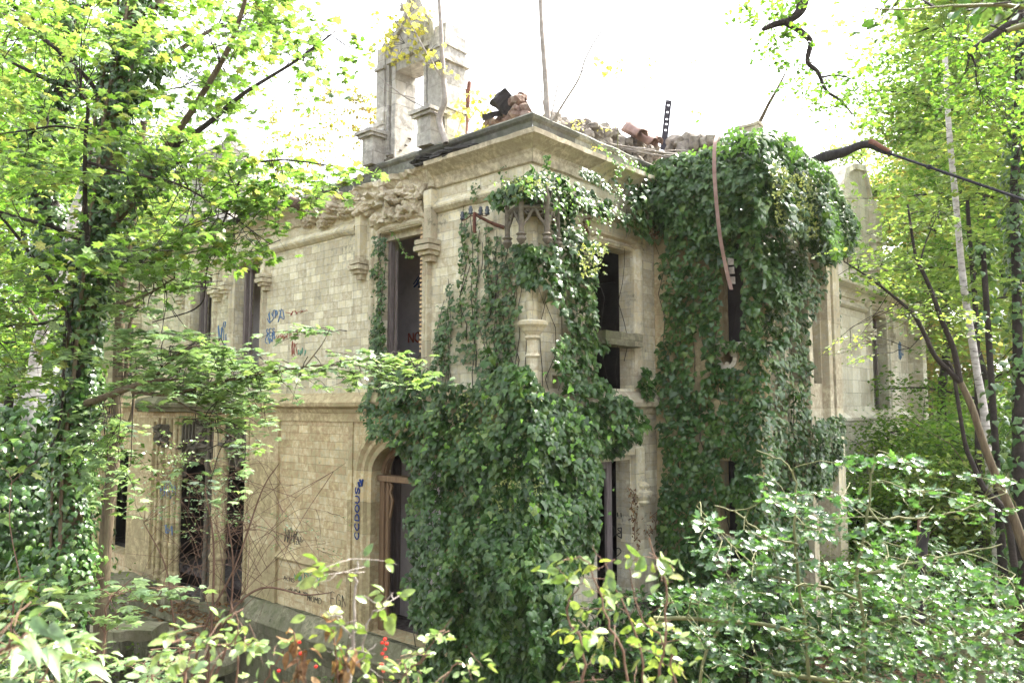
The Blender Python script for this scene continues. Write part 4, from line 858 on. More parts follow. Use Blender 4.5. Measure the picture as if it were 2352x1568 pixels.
def wrap_ivy(lv, path, R, n, size=.085, spread=.12):
    path = np.asarray(path); n = int(n); i = rng.random(n) * (len(path) - 1); a = i.astype(int); f = (i - a)[:, None]; c = path[a] * (1 - f) + path[np.minimum(a + 1, len(path) - 1)] * f
    th = rng.random(n) * 2 * math.pi; rr = (R if np.isscalar(R) else np.interp(i, np.arange(len(path)), R)) * 1.0
    lump = np.array([nz(p * [1, 1, 1], 1.6) for p in c]) ; rr = rr * (1 + .7 * lump) + np.abs(rng.normal(0, spread, n))
    o = np.stack([np.cos(th), np.sin(th), np.zeros(n)], 1); N = o + UP * .45 + rng.normal(0, .35, (n, 3))
    lv.add(c + o * rr[:, None], N, -UP + o * .35 + rng.normal(0, .35, (n, 3)), size * rng.uniform(.6, 1.25, n))

UP3 = np.array([0, 0, 1.0])
# ================================================================== IVY ON THE WALLS
def wall_ivy(lv, poly, n, fr, base=.05, bulge=.15, size=(.095, .16), nsc=1.1, holes=(), thin=0., seed=0., far=None, up=.45):
    P = sample(poly, int(n))
    for h in holes: P = P[~inpoly(P, h)]
    A = np.array([fr.pick(u, v, base) for u, v in P])
    nzv = np.array([noise.noise(Vector((a * nsc + seed, z * nsc * .8, seed))) + .5 * noise.noise(Vector((a * nsc * 3, z * nsc * 3, seed))) for a, z in A])
    if thin: k = nzv > thin - 1 + rng.random(len(A)) * .3; A = A[k]; nzv = nzv[k]; P = P[k]
    o = base + bulge * (.5 + nzv) * 1.25 + np.abs(rng.normal(0, .07, len(A)))
    if far is not None: o = o + far(A[:, 0], A[:, 1])
    A = np.array([fr.pick(u, v, q) for (u, v), q in zip(P, o)]).reshape(-1, 2)
    W = fr.o + fr.d * A[:, :1] + fr.n * o[:, None] + UP * A[:, 1:2]; k = len(A)
    N = fr.n[None] + UP * up + rng.normal(0, .42, (k, 3)); T = -UP + fr.n * .3 + rng.normal(0, .45, (k, 3))
    lv.add(W, N, T, rng.uniform(*size, k) * rng.choice([1, 1, .75, .55, 1.2], k))
def stems(tw, fr, starts, L, off=.03, r=.010, wob=.12, up=-1):
    for u, v in starts:
        s, z = fr.pick(u, v, 0); k = 9; zz = z + up * np.linspace(0, L * random.uniform(.7, 1.2), k); ss = s + wob * np.array([noise.noise(Vector((s * 7, q * 1.5, 3))) for q in zz]) * 2
        tw.add([fr.w(a, off, q) for a, q in zip(ss, zz)], np.linspace(r * .5, r, k))
root = empty('corner_ivy', CORNER + [0, -.5, 0], 'dense dark ivy climbing the corner of the ruin beside the arched door', 'ivy')
lv = Leaves(); tw = Tubes(5); nw = Leaves(); CH = [[(1155, 462), (1272, 462), (1272, 562), (1155, 562)]]
main = [(820, 940), (838, 905), (850, 870), (880, 850), (960, 842), (1000, 870), (1080, 880), (1150, 835), (1200, 830), (1222, 850), (1222, 1640), (880, 1640), (940, 1540), (985, 1465), (945, 1430), (925, 1330), (950, 1300), (922, 1200), (948, 1120), (935, 1060), (900, 1020), (850, 1000)]
bul = lambda s, z: .55 * np.exp(-((z - 1.2) / 2.2) ** 2) * np.clip(1.3 - s / 3.2, 0, 1)
wall_ivy(lv, main, 8200, FL, .08, .42, seed=1., far=bul)
mainR = [(1222, 850), (1255, 905), (1300, 910), (1340, 930), (1400, 900), (1440, 905), (1490, 960), (1480, 1000), (1430, 1040), (1385, 1050), (1405, 1130), (1380, 1160), (1400, 1190), (1375, 1240), (1362, 1300), (1330, 1320), (1290, 1380), (1300, 1640), (1222, 1640)]
wall_ivy(lv, mainR, 4600, FR, .08, .40, seed=2., holes=[[(1384, 1050), (1450, 1050), (1450, 1340), (1366, 1340)]], far=lambda s, z: .6 * np.exp(-((z - 1.2) / 2.2) ** 2) * np.clip(1.1 - s / 2.2, 0, 1))
FC = Frame(CORNER, np.cross(UP3, cd), cd, 1)
wall_ivy(lv, [(1170, 900), (1275, 900), (1330, 1000), (1300, 1640), (1090, 1640), (1110, 1100)], 2600, FC, -.02, .35, seed=3., far=lambda s, z: .62 * np.exp(-((z - 1.0) / 2.4) ** 2) - .55 * np.abs(s))
strand = [(1040, 500), (1130, 560), (1185, 560), (1200, 640), (1180, 700), (1195, 830), (1100, 880), (1000, 870), (1010, 760), (1040, 690), (1060, 620), (1050, 560)]
wall_ivy(lv, strand, 900, FL, .03, .10, seed=4., thin=1.18)
wall_ivy(lv, [(1120, 640), (1200, 700), (1200, 850), (1080, 880), (1010, 870), (1040, 760)], 560, FL, .05, .16, seed=5., thin=1.1)
for x, y0, y1 in ((1065, 480, 830), (1092, 500, 850), (1120, 520, 860), (1142, 540, 870), (1160, 560, 870), (1032, 650, 860), (1012, 700, 850), (878, 540, 835), (868, 600, 840), (1176, 560, 850)):
    wall_ivy(lv, [(x - 7, y0), (x + 9, y0), (x + 4, y1), (x - 22, y1)], 70 + (y1 - y0) * .3, FL, .02, .05, size=(.06, .11))
    stems(tw, FL, [(x, y0 - 10), (x + 6, y0 + 30)], 2.6, .02)
wall_ivy(lv, [(855, 540), (885, 545), (884, 840), (850, 860), (845, 700)], 560, FL, .04, .12, size=(.06, .11), thin=.8)
R1 = [(1190, 445), (1280, 400), (1330, 460), (1310, 520), (1395, 565), (1388, 640), (1408, 700), (1400, 790), (1370, 850), (1420, 900), (1330, 915), (1300, 900), (1265, 800), (1300, 760), (1255, 660), (1222, 640), (1222, 560), (1250, 545), (1230, 500)]
wall_ivy(lv, R1, 2000, FR, .06, .28, seed=6., holes=CH + [[(1372, 580), (1450, 560), (1450, 780), (1372, 780)], [(1222, 640), (1262, 660), (1300, 760), (1262, 790), (1222, 830)]] + [[(1250, 700), (1290, 690), (1300, 760), (1262, 790)]])
wall_ivy(lv, [(1120, 450), (1220, 390), (1222, 470), (1160, 480), (1130, 470)], 330, FL, .22, .22, holes=CH); wall_ivy(lv, [(1222, 385), (1300, 400), (1360, 440), (1440, 480), (1520, 560), (1480, 545), (1380, 490), (1260, 480), (1222, 480)], 400, FR, .14, .2, holes=CH)
wall_ivy(lv, [(1180, 560), (1222, 560), (1222, 660), (1190, 640)], 260, FL, .06, .15)
wall_ivy(lv, [(1420, 800), (1500, 850), (1505, 930), (1440, 900), (1390, 860)], 420, FR, .05, .15, thin=.9)
wall_ivy(lv, [(1330, 380), (1380, 400), (1440, 460), (1400, 440), (1330, 400)], 170, FR, .30, .1, size=(.05, .09))
for x, y0, y1 in ((1155, 380, 450), (1090, 410, 460), (1255, 355, 400)): wall_ivy(lv, [(x - 8, y0), (x + 8, y0), (x + 8, y1), (x - 8, y1)], 26, FL, .05, .05, size=(.05, .08))
wall_ivy(nw, [(1414, 380), (1430, 380), (1432, 480), (1412, 480)], 44, FR, .32, .05, size=(.05, .08)); wall_ivy(nw, [(1370, 330), (1440, 350), (1520, 410), (1500, 420), (1400, 370)], 90, FR, .25, .1, size=(.06, .09))
wall_ivy(nw, [(1120, 420), (1260, 390), (1440, 490), (1380, 570), (1300, 540), (1200, 440)], 160, FR, .40, .2, size=(.06, .1))
wall_ivy(nw, [(850, 900), (1250, 850), (1450, 950), (1400, 1200), (1000, 1250), (880, 980)], 110, FL, .7, .3, size=(.07, .11))
st = [(1100 + 24 * k, 560 + 8 * (k % 3)) for k in range(6)] + [(960 + 40 * k, 1080 + 12 * (k % 4)) for k in range(8)]
stems(tw, FL, st, 3.6, .04, .010, .2); stems(tw, FR, [(1240 + 22 * k, 560 + 15 * (k % 3)) for k in range(7)] + [(1435, 480), (1412, 640)], 3.4, .03, .008, .22)
lv.build('ivy_leaves', LM['ivy'], IVY, root); nw.build('young_lit_leaves', LM['ivy_new_lit'], IVY, root); tw.build('ivy_stems', M['bark_dk'], root)
fl = Leaves()
for poly, n in (([(1130, 420), (1230, 395), (1280, 430), (1180, 460)], 60), ([(1330, 560), (1400, 560), (1400, 640), (1340, 640)], 60), ([(1060, 900), (1250, 900), (1250, 1100), (1050, 1050)], 110), ([(1140, 1100), (1260, 1100), (1240, 1200), (1130, 1180)], 60)):
    P = sample(poly, n); A = [FL.pick(u, v, .6) for u, v in P]; W = np.array([FL.w(a, .65, z) for a, z in A])
    for k in range(3): fl.add(W, rng.normal(0, 1, W.shape), rng.normal(0, 1, W.shape), .05)
fl.build('ivy_blossom', LM['flower'], QUAD, root)
# ivy on the bay
root = empty('bay_ivy', FF.w(5, 0, 0), 'huge curtain of ivy covering the projecting bay right of the corner', 'ivy')
lv = Leaves(); tw = Tubes(5); nw = Leaves()
hol = [[(1650, 610), (1706, 600), (1704, 782), (1662, 782), (1650, 700)], [(1652, 800), (1700, 800), (1702, 842), (1655, 846)], [(1648, 1045), (1690, 1050), (1690, 1110), (1650, 1108)], [(1645, 1160), (1692, 1160), (1692, 1240), (1645, 1240)], [(1645, 1262), (1700, 1262), (1700, 1340), (1645, 1340)], [(1592, 760), (1612, 760), (1612, 900), (1594, 900)], [(1600, 985), (1616, 985), (1614, 1050), (1602, 1050)]]
side_ = [(1506, 600), (1530, 560), (1500, 520), (1520, 430), (1560, 370), (1640, 330), (1700, 300), (1748, 300), (1742, 1000), (1738, 1560), (1520, 1560), (1508, 1180), (1525, 1060), (1510, 960), (1508, 820), (1532, 740)]
wall_ivy(lv, side_, 8200, FB, .05, .30, seed=11., holes=hol, size=(.09, .15), thin=.26)
front_ = [(1742, 330), (1820, 340), (1880, 380), (1905, 480), (1905, 640), (1860, 760), (1868, 860), (1862, 940), (1900, 985), (1900, 1080), (1860, 1160), (1850, 1340), (1850, 1560), (1738, 1560)]
wall_ivy(lv, front_, 4600, FF, .06, .34, seed=12., size=(.10, .16))
over = lambda s, z: .48 * np.exp(-((z - 8.3) / 1.0) ** 2)
wall_ivy(lv, [(1455, 410), (1500, 370), (1560, 350), (1700, 380), (1748, 340), (1748, 560), (1700, 530), (1620, 560), (1540, 520), (1500, 480), (1460, 470)], 2300, FB, .10, .3, seed=13., far=lambda s, z: .25 * np.exp(-((z - 8.6) / .8) ** 2))
wall_ivy(lv, [(1740, 300), (1810, 310), (1850, 350), (1905, 380), (1940, 450), (1975, 520), (1960, 575), (1900, 610), (1850, 560), (1800, 520), (1740, 500)], 2900, FF, .25, .45, seed=14., far=over, size=(.10, .16))
wall_ivy(lv, [(1400, 400), (1500, 400), (1530, 520), (1500, 560), (1450, 470)], 560, FR, .08, .25, seed=15., thin=.7)
wall_ivy(lv, [(1740, 560), (1800, 540), (1860, 620), (1840, 700), (1770, 700)], 700, FF, .3, .3, seed=17.)
wall_ivy(nw, [(1560, 350), (1640, 330), (1680, 290), (1740, 290), (1810, 300), (1850, 350), (1820, 380), (1700, 340), (1600, 390)], 380, FB, .0, .5, size=(.07, .12)); wall_ivy(nw, [(1850, 360), (1905, 375), (1945, 460), (1982, 520), (1955, 580), (1915, 600), (1900, 480)], 800, FF, .7, .6, size=(.07, .12))  # bright leaf colour stands in for the backlit rim of the bay ivy
wall_ivy(lv, [(1908, 640), (1930, 660), (1925, 960), (1905, 980)], 700, FR, .35, .3, size=(.1, .16)); wall_ivy(lv, [(1880, 960), (1940, 950), (1940, 1060), (1880, 1150), (1850, 1100)], 800, FF, .1, .4, size=(.09, .14))
stems(tw, FB, [(1525 + 30 * k, 560 + 70 * (k % 3)) for k in range(7)], 5, .03, .011, .25); stems(tw, FF, [(1765 + 22 * k, 560 + 50 * (k % 3)) for k in range(5)], 5, .03, .011, .25)
lv.build('ivy_leaves', LM['ivy'], IVY, root); nw.build('young_lit_leaves', LM['ivy_new_lit'], IVY, root); tw.build('ivy_stems', M['bark_dk'], root)
fl = Leaves(); P = sample([(1760, 380), (1900, 420), (1880, 560), (1780, 520)], 260); W = np.array([FF.w(*[FF.pick(u, v, 1.1)[0], 1.15, FF.pick(u, v, 1.1)[1]]) for u, v in P])
for k in range(3): fl.add(W, rng.normal(0, 1, W.shape), rng.normal(0, 1, W.shape), .06)
fl.build('ivy_blossom', LM['flower'], QUAD, root)
# withered climbers
def withered(name, fr, poly, n, off, label, size=.07):
    lv = Leaves(); P = sample(poly, n); W = np.array([fr.w(fr.pick(u, v, off)[0], off + random.uniform(-.03, .06), fr.pick(u, v, off)[1]) for u, v in P]); lv.add(W, rng.normal(0, 1, W.shape) + fr.n, -UP + rng.normal(0, .5, W.shape), size * rng.uniform(.6, 1.2, n))
    root = empty(name, W[0], label, 'climber'); lv.build('dead_leaves', LM['dead'], OVAL, root)
    c = np.array(sorted(W.tolist(), key=lambda p: -p[2])); Tubes(5).add(smooth_path(c[::max(1, len(c) // 6)], 3), .008).build('dry_stem', M['twig'], root)
withered('withered_creeper', FR, [(1442, 1120), (1460, 1120), (1466, 1200), (1468, 1260), (1458, 1270), (1448, 1200)], 90, .12, 'brown withered creeper strip hanging beside the ground-floor side window')
withered('withered_creeper', FR, [(1478, 1180), (1510, 1170), (1512, 1200), (1495, 1240), (1480, 1230)], 40, .14, 'brown dead leaves caught on the wall right of the side window')
withered('withered_creeper', FR, [(1470, 505), (1500, 512), (1525, 540), (1500, 550), (1480, 525)], 70, .3, 'orange-brown dead sprig on the moulding next to the ivied bay', .06)
withered('withered_creeper', FR, [(1340, 500), (1355, 500), (1352, 540), (1340, 545)], 26, .08, 'small red-brown dead leaves on the wall left of the upper side window', .09)
# hanging strand across the tall window
root = empty('ivy_strand', fp(FL, 905, 540, .05), 'single pale ivy strand hanging diagonally inside the tall upper window', 'ivy')
P = smooth_path([fp(FL, 893, 528, .0), fp(FL, 908, 545, .0), fp(FL, 920, 565, .0), fp(FL, 932, 585, .0), fp(FL, 948, 592, .0)], 5); Tubes(4).add(P, .006).build('stem', M['twig_gn'], root)
lv = Leaves(); lv.add(P, nL + rng.normal(0, .4, P.shape), rng.normal(0, 1, P.shape) - UP * .5, .07); lv.build('leaves', LM['ivy_new_lit'], IVY, root)

# ================================================================== TREES ON THE LEFT
# ivy-clad maple
root = empty('ivy_clad_maple', at(135, 1600, 8.5), 'tall maple with a thick dark ivy-wrapped trunk filling the left side', 'tree')
tr = pxpath([(128, 1640), (150, 1480), (158, 1250), (165, 1050), (185, 900), (200, 740), (215, 600), (235, 450), (262, 250), (300, 80), (322, -120)], 8.5)
T0 = Tubes(12); T0.add(tr, rad(tr, .14, .09)); T0.build('trunk', M['bark'], root)
LB = [([(232, 545), (330, 430), (372, 357), (450, 240), (530, 100), (575, -40)], [8.5, 8.2, 8, 7.8, 7.6, 7.4], .055, .018), ([(375, 352), (470, 290), (560, 215), (680, 140), (760, 80)], [8, 8, 8.1, 8.3, 8.4], .034, .01),
      ([(392, 372), (460, 372), (560, 376), (660, 368), (830, 392)], [8, 7.9, 7.8, 7.7, 7.7], .018, .006), ([(205, 600), (196, 480), (196, 330), (202, 245), (185, 215)], [8.2, 7.9, 7.6, 7.4, 7.3], .03, .012),
      ([(198, 372), (290, 398), (400, 420), (500, 475), (620, 560)], [7.7, 7.6, 7.5, 7.4, 7.3], .018, .005), ([(200, 300), (130, 290), (60, 300), (-20, 310)], [7.6, 7.5, 7.4, 7.2], .014, .006), ([(190, 555), (120, 520), (60, 505), (-30, 478)], [8.3, 8.1, 7.9, 7.7], .03, .014),
      ([(185, 880), (140, 600 + 90), (60, 570), (-20, 470)], [8.4, 8.2, 8, 7.8], .03, .012), ([(190, 700), (110, 740), (40, 745), (-30, 760)], [8.4, 8.2, 8, 7.8], .02, .01),
      ([(300, 95), (350, 30), (390, -40)], [8.5, 8.6, 8.7], .07, .05), ([(250, 300), (330, 180), (420, 110), (500, 60)], [8.5, 8.8, 9, 9.2], .05, .02), ([(262, 260), (180, 160), (60, 60), (-30, 20)], [8.5, 8.2, 8, 7.8], .03, .012), ([(150, 740), (130, 1000), (20, 1100)], [8.3, 8.2, 8.2], .016, .006),
      ([(560, 390), (480, 600), (460, 700), (350, 740)], [8, 8.2, 8.2, 8.3], .012, .006)]
LBp = []
for pts, dp, r0, r1 in LB:
    p = pxpath(pts, dp); LBp.append(p); Tubes(8).add(p, rad(p, r0, r1)).build('limb', M['bark_dk'] if r0 < .05 else M['bark'], root)
lv = Leaves(); tw = Tubes(4)
fill(lv, tw, [(-30, -30), (560, -30), (650, 20), (620, 120), (560, 210), (620, 260), (560, 330), (600, 400), (540, 480), (470, 560), (400, 600), (330, 590), (230, 640), (-30, 640)], 215, (6.6, 9.6), LBp, 18, .105, .75)
fill(lv, tw, [(540, -30), (720, -30), (760, 40), (700, 120), (760, 190), (700, 250), (640, 160), (600, 60)], 42, (7.5, 9.5), LBp, 13, .10, .7)
fill(lv, tw, [(480, 340), (620, 350), (760, 370), (880, 385), (886, 402), (800, 420), (720, 440), (600, 480), (500, 500)], 50, (7.3, 8.2), LBp, 14, .105, .55)
fill(lv, tw, [(-30, 560), (160, 600), (165, 920), (-30, 900)], 55, (7.5, 9.5), LBp, 15, .105, .7)
fill(lv, tw, [(470, 480), (600, 500), (640, 560), (560, 600), (480, 580), (330, 640), (300, 600)], 34, (7.2, 8.4), LBp, 14, .105, .6)
fill(lv, tw, [(840, 30), (900, 60), (860, 110), (780, 180), (750, 120)], 8, (9, 10), LBp, 9, .10, .5, connect=3.5)
lv.build('crown', LM['maple'], MAPLE, root); tw.build('twigs', M['bark_dk'], root)
# drooping sprays in front of the wall
lv = Leaves(); tw = Tubes(5)
DB = [([(190, 930), (240, 912), (300, 890), (345, 876), (420, 868)], [8.4, 7.9, 7.5, 7.2, 7], .045, .014), ([(305, 900), (380, 905), (450, 892), (540, 870), (640, 850)], [7.5, 7.3, 7.1, 6.9, 6.8], .022, .008), ([(500, 875), (600, 862), (700, 842), (800, 838), (890, 842), (980, 820)], [7, 6.9, 6.8, 6.7, 6.7, 6.6], .014, .004),
      ([(262, 700), (330, 680), (400, 640)], [8.3, 8, 7.8], .02, .008), ([(345, 876), (430, 800), (520, 800)], [7.2, 7, 6.9], .014, .005), ([(380, 905), (470, 960), (560, 1020)], [7.3, 7.1, 7], .012, .005), ([(700, 842), (740, 790), (760, 750)], [6.8, 6.8, 6.8], .006, .003)]
DBp = []
for pts, dp, r0, r1 in DB:
    p = pxpath(pts, dp); DBp.append(p); Tubes(7).add(p, rad(p, r0, r1)).build('limb', M['bark'], root)
fill(lv, tw, [(270, 790), (330, 745), (420, 745), (520, 790), (600, 835), (690, 890), (600, 910), (560, 960), (480, 930), (400, 890), (300, 870), (230, 850)], 100, (6.6, 7.8), DBp, 17, .11, .6, flat=1.1, jitter=.26)
fill(lv, tw, [(430, 900), (560, 930), (570, 1060), (520, 1035), (470, 980)], 9, (6.8, 7.4), DBp, 15, .11, .5, flat=1.1, jitter=.26)
fill(lv, tw, [(560, 820), (700, 805), (860, 790), (1000, 810), (1010, 850), (900, 850), (760, 870), (640, 880)], 40, (6.5, 7), DBp, 11, .10, .5, flat=1.1, jitter=.26)
fill(lv, tw, [(660, 740), (780, 750), (770, 790), (700, 800)], 5, (6.7, 6.9), DBp, 9, .09, .4, flat=1.1)
fill(lv, tw, [(190, 920), (300, 940), (330, 1060), (250, 1110), (180, 1060)], 26, (7.4, 8.3), DBp, 14, .11, .5, flat=1.1)
fill(lv, tw, [(200, 640), (330, 560), (480, 580), (470, 660), (400, 700), (260, 760)], 34, (7.6, 8.6), DBp + LBp, 14, .11, .5, flat=1.1)
fill(lv, tw, [(440, 1030), (560, 1040), (575, 1130), (500, 1120)], 4, (6.8, 7.4), DBp, 14, .11, .4, flat=1.1, jitter=.3)
lv.build('drooping_foliage', LM['maple_sheen'], MAPLE, root); tw.build('twigs', M['bark_dk'], root)
# its ivy
root = empty('trunk_ivy', at(150, 1500, 8.5), 'dark ivy wrapped thickly round the maple trunk at the left', 'ivy'); lv = Leaves()
wrap_ivy(lv, tr[:26], .14, 2800, .08, .06); wrap_ivy(lv, tr[22:44], .12, 2400, .08, .06); wrap_ivy(lv, tr[42:], .13, 1500, .08, .1)
p = pxpath([(90, 1640), (100, 1400), (130, 1250)], 8.3); wrap_ivy(lv, p, .24, 900, .08, .15)
wrap_ivy(lv, pxpath([(235, 540), (330, 430), (385, 345)], [8.5, 8.2, 8]), .10, 420, .08); wrap_ivy(lv, pxpath([(130, 560), (215, 600), (270, 570)], 8.4), .2, 500, .09, .2)
wrap_ivy(lv, pxpath([(262, 240), (330, 150), (350, 80)], 8.5), .16, 450, .09); lv.build('ivy_leaves', LM['ivy'], IVY, root)
Tubes(6).add(tr + [.02, -.2, 0], .02).add(tr + [-.1, -.16, 0], .016).build('ivy_stems', M['bark'], root)
# second ivy-covered tree behind, upper left
root = empty('leaning_ivy_tree', at(190, 1300, 12), 'ivy-covered tree leaning out of the top left corner behind the maple', 'tree')
p = pxpath([(170, 1500), (180, 1100), (170, 800), (140, 560), (95, 420), (100, 300), (150, 200), (158, 60), (140, -80)], 12); Tubes(9).add(p, rad(p, .2, .12)).build('trunk', M['bark_dk'], root)
lv = Leaves(); wrap_ivy(lv, p[12:], .15, 2600, .10, .10); lv.build('ivy_cover', LM['ivy'], IVY, root)
q2 = [pxpath([(152, 110), (60, 40), (-40, 10)], [12, 11.6, 11.4]), pxpath([(150, 200), (80, 170), (-20, 120)], [12, 11.8, 11.5]), pxpath([(158, 40), (210, 10), (300, -40)], [12, 12, 12])]
for q in q2: Tubes(6).add(q, rad(q, .05, .015)).build('limb', M['bark_dk'], root)
lv = Leaves(); tw = Tubes(4); fill(lv, tw, [(-30, -30), (330, -30), (330, 60), (200, 300), (120, 420), (-30, 420)], 90, (10.5, 13), q2 + [p], 16, .12, .8); lv.build('crown', LM['maple'], MAPLE, root); tw.build('twigs', M['bark_dk'], root)
# birch
root = empty('white_birch', at(55, 1500, 11), 'white birch trunk leaning right behind the ivy-clad maple', 'tree')
p = pxpath([(45, 1600), (55, 1300), (62, 1100), (66, 1000), (69, 929), (77, 880), (84, 813), (99, 761), (132, 675), (155, 606), (171, 494), (195, 425), (250, 260), (330, 60), (380, -80)], 11); Tubes(12).add(p, rad(p, .10, .06)).build('trunk', M['birch'], root)
lv = Leaves(); tw = Tubes(4); q = [pxpath([(250, 260), (320, 220), (420, 200)], 11), pxpath([(99, 761), (60, 700), (20, 690)], 11), p[50:]]
for k in q[:2]: Tubes(6).add(k, rad(k, .03, .01)).build('limb', M['bark'], root)
fill(lv, tw, [(0, 640), (140, 660), (120, 820), (0, 860)], 18, (10.3, 12), q, 16, .08, .6, connect=4); fill(lv, tw, [(300, -20), (640, -20), (600, 200), (400, 300)], 50, (10.5, 12.5), q, 16, .10, .7, connect=5)
lv.build('crown', LM['maple'], OVAL, root); tw.build('twigs', M['bark_dk'], root)
root = empty('birch_ivy', at(50, 1400, 10.8), 'dense dark ivy mound round the foot of the white birch', 'ivy'); lv = Leaves()
wrap_ivy(lv, pxpath([(40, 1560), (55, 1250), (62, 1100), (68, 930)], 10.9), [.75, .6, .45, .2] if False else .42, 3600, .11, .3); wrap_ivy(lv, pxpath([(-20, 1560), (10, 1250), (30, 1100)], 10.4), .5, 2600, .11, .3); lv.build('ivy_leaves', LM['ivy'], IVY, root)
# slender brown tree
root = empty('slender_tree', at(222, 1580, 9.5), 'slender bare brown trunk rising in front of the left end of the ruin', 'tree')
p = pxpath([(218, 1640), (228, 1500), (236, 1350), (246, 1200), (262, 1050), (270, 900), (274, 760), (284, 620), (300, 540), (312, 420), (330, 280)], 9.5); Tubes(12).add(p, rad(p, .085, .04)).build('trunk', M['bark'], root)
for a in ([(268, 940), (290, 860), (300, 740), (350, 640), (385, 560)], [(276, 700), (260, 560), (275, 480)], [(262, 1040), (300, 960), (310, 880)]):
    q = pxpath(a, 9.5); Tubes(7).add(q, rad(q, .03, .012)).build('limb', M['bark'], root)
lv = Leaves(); tw = Tubes(4); fill(lv, tw, [(280, 300), (480, 250), (540, 420), (420, 520), (300, 500)], 36, (9, 10.4), [p[36:]], 14, .10, .6, connect=4); lv.build('crown', LM['maple'], MAPLE, root); tw.build('twigs', M['bark_dk'], root)

# ================================================================== ON THE ROOF
def sapling(name, label, paths, leafs, mat, leafmat, fr=FL, off=-.6, tmpl=MAPLE, size=.11, base=None):
    root = empty(name, fp(fr, paths[0][0][0][0], paths[0][0][0][1], off), label, 'sapling'); lim = []
    for i, (pts, r0, r1) in enumerate(paths):
        p = smooth_path([fp(fr, u, v, off - .0 * i) for u, v in pts], 6); lim.append(p); Tubes(8).add(p, rad(p, r0, r1)).build('trunk' if i == 0 else 'limb', mat, root)
    lv = Leaves(); tw = Tubes(4)
    for poly, n in leafs:
        c = np.array(poly).mean(0); d = float(fp(fr, c[0], c[1], off)[1]); fill(lv, tw, poly, n, (d - .3, d + .3), lim, 7, size, .35, flat=.4, jitter=.5, connect=2.)
    lv.build('crown', leafmat, tmpl, root); tw.build('twigs', M['bark_dk'], root); return root
sapling('roof_sapling', 'pale curved sapling with yellow leaves growing up past the stone dormer', [([(1024, 330), (1009, 276), (1022, 231), (1019, 185), (1016, 132), (1012, 49), (1005, -60)], .065, .03), ([(1019, 185), (970, 105), (930, 26), (905, -30)], .022, .012), ([(1006, 262), (937, 227), (890, 194), (861, 168)], .018, .006), ([(1010, 272), (960, 230), (890, 210), (862, 190)], .010, .004), ([(1018, 170), (960, 130), (930, 100)], .010, .004)],
        [([(880, 10), (990, 0), (985, 60), (900, 90)], 17), ([(880, 75), (950, 70), (960, 130), (890, 140)], 12), ([(980, 100), (1040, 110), (1030, 170), (990, 150)], 6)], M['bark_lt'], LM['yellow'], off=.25)
sapling('roof_sapling', 'small yellow-leaved sapling between the stone dormer and the brick heap', [([(1128, 292), (1110, 250), (1085, 190)], .014, .006), ([(1120, 270), (1090, 250), (1060, 250)], .01, .005)], [([(1048, 215), (1120, 205), (1135, 300), (1100, 305), (1050, 280)], 24)], M['bark'], LM['yellow'], off=-.4)
sapling('roof_sapling', 'bare tall saplings fanning up from the roof corner against the white sky', [([(1258, 276), (1254, 200), (1249, 130), (1244, 60), (1240, -40)], .055, .035), ([(1264, 278), (1278, 210), (1288, 158), (1281, 66), (1285, -20)], .014, .008), ([(1254, 275), (1240, 190), (1220, 108), (1195, 66), (1172, 5)], .014, .006), ([(1268, 280), (1296, 235), (1330, 180), (1346, 132), (1379, 76), (1436, 10)], .022, .008)],
        [([(1340, 120), (1430, 130), (1400, 180)], 5)], M['bark_lt'], LM['yellow'], off=-.5)
sapling('roof_sapling', 'short broken bare branch standing on the ivied bay top', [([(1728, 305), (1745, 280), (1765, 240), (1785, 205), (1803, 170)], .045, .018)], [([(1560, 260), (1620, 250), (1620, 290)], 2)], M['bark'], LM['ivy_new_lit'], FB, -.2)
sapling('roof_sapling', 'thin sapling with sparse pinkish yellow leaves above the right parapet', [([(1445, 330), (1440, 240), (1460, 150), (1500, 60)], .010, .004), ([(1440, 240), (1520, 170), (1600, 120)], .006, .002)], [([(1430, 100), (1560, 60), (1620, 160), (1480, 230)], 16)], M['bark_lt'], LM['far_y'], FR, -1.5, tmpl=MAPLE_S, size=.06)
root = sapling('roof_seedling', 'fresh green seedling growing among the stones beside the sheet metal', [([(1418, 350), (1420, 300), (1425, 240)], .012, .004)], [([(1380, 240), (1450, 240), (1460, 300), (1390, 300)], 7), ([(1340, 320), (1380, 330), (1370, 350)], 4), ([(1300, 270), (1340, 280), (1330, 300)], 4)], M['twig_gn'], LM['yellow'], FR, .1, tmpl=OVAL, size=.06)
# broken birch stub lying on the left roof edge
root = empty('broken_branch', fp(FL, 690, 465, .2), 'broken curved branch stub resting on the left roof edge', 'branch')
p = smooth_path([fp(FL, 642, 372, .5), fp(FL, 650, 405, .45), fp(FL, 656, 435, .4), fp(FL, 672, 464, .35), fp(FL, 698, 466, .25), fp(FL, 735, 452, .1)], 6); Tubes(10).add(p, np.linspace(.035, .15, len(p)) * (1 + .15 * np.array([nz(k, 6) for k in p]))).build('wood', M['birch'], root)
Tubes(10).add(p[-14:] + [0, -.02, -.02], .14).build('torn_wood', M['timber_br'], root)
root = sapling('roof_brush', 'clump of thin autumn saplings on the roof left of the stone dormer', [([(770 + 14 * k, 350 - 5 * (k % 3)), (775 + 14 * k, 280), (770 + 16 * k + 6 * (k % 2), 190 + 12 * (k % 3))], .012, .005) for k in range(8)], [([(740, 200), (870, 190), (880, 350), (740, 370)], 95), ([(600, 230), (740, 220), (740, 380), (620, 400)], 70)], M['twig'], LM['far_y'], off=-2.5, tmpl=MAPLE_S, size=.10)

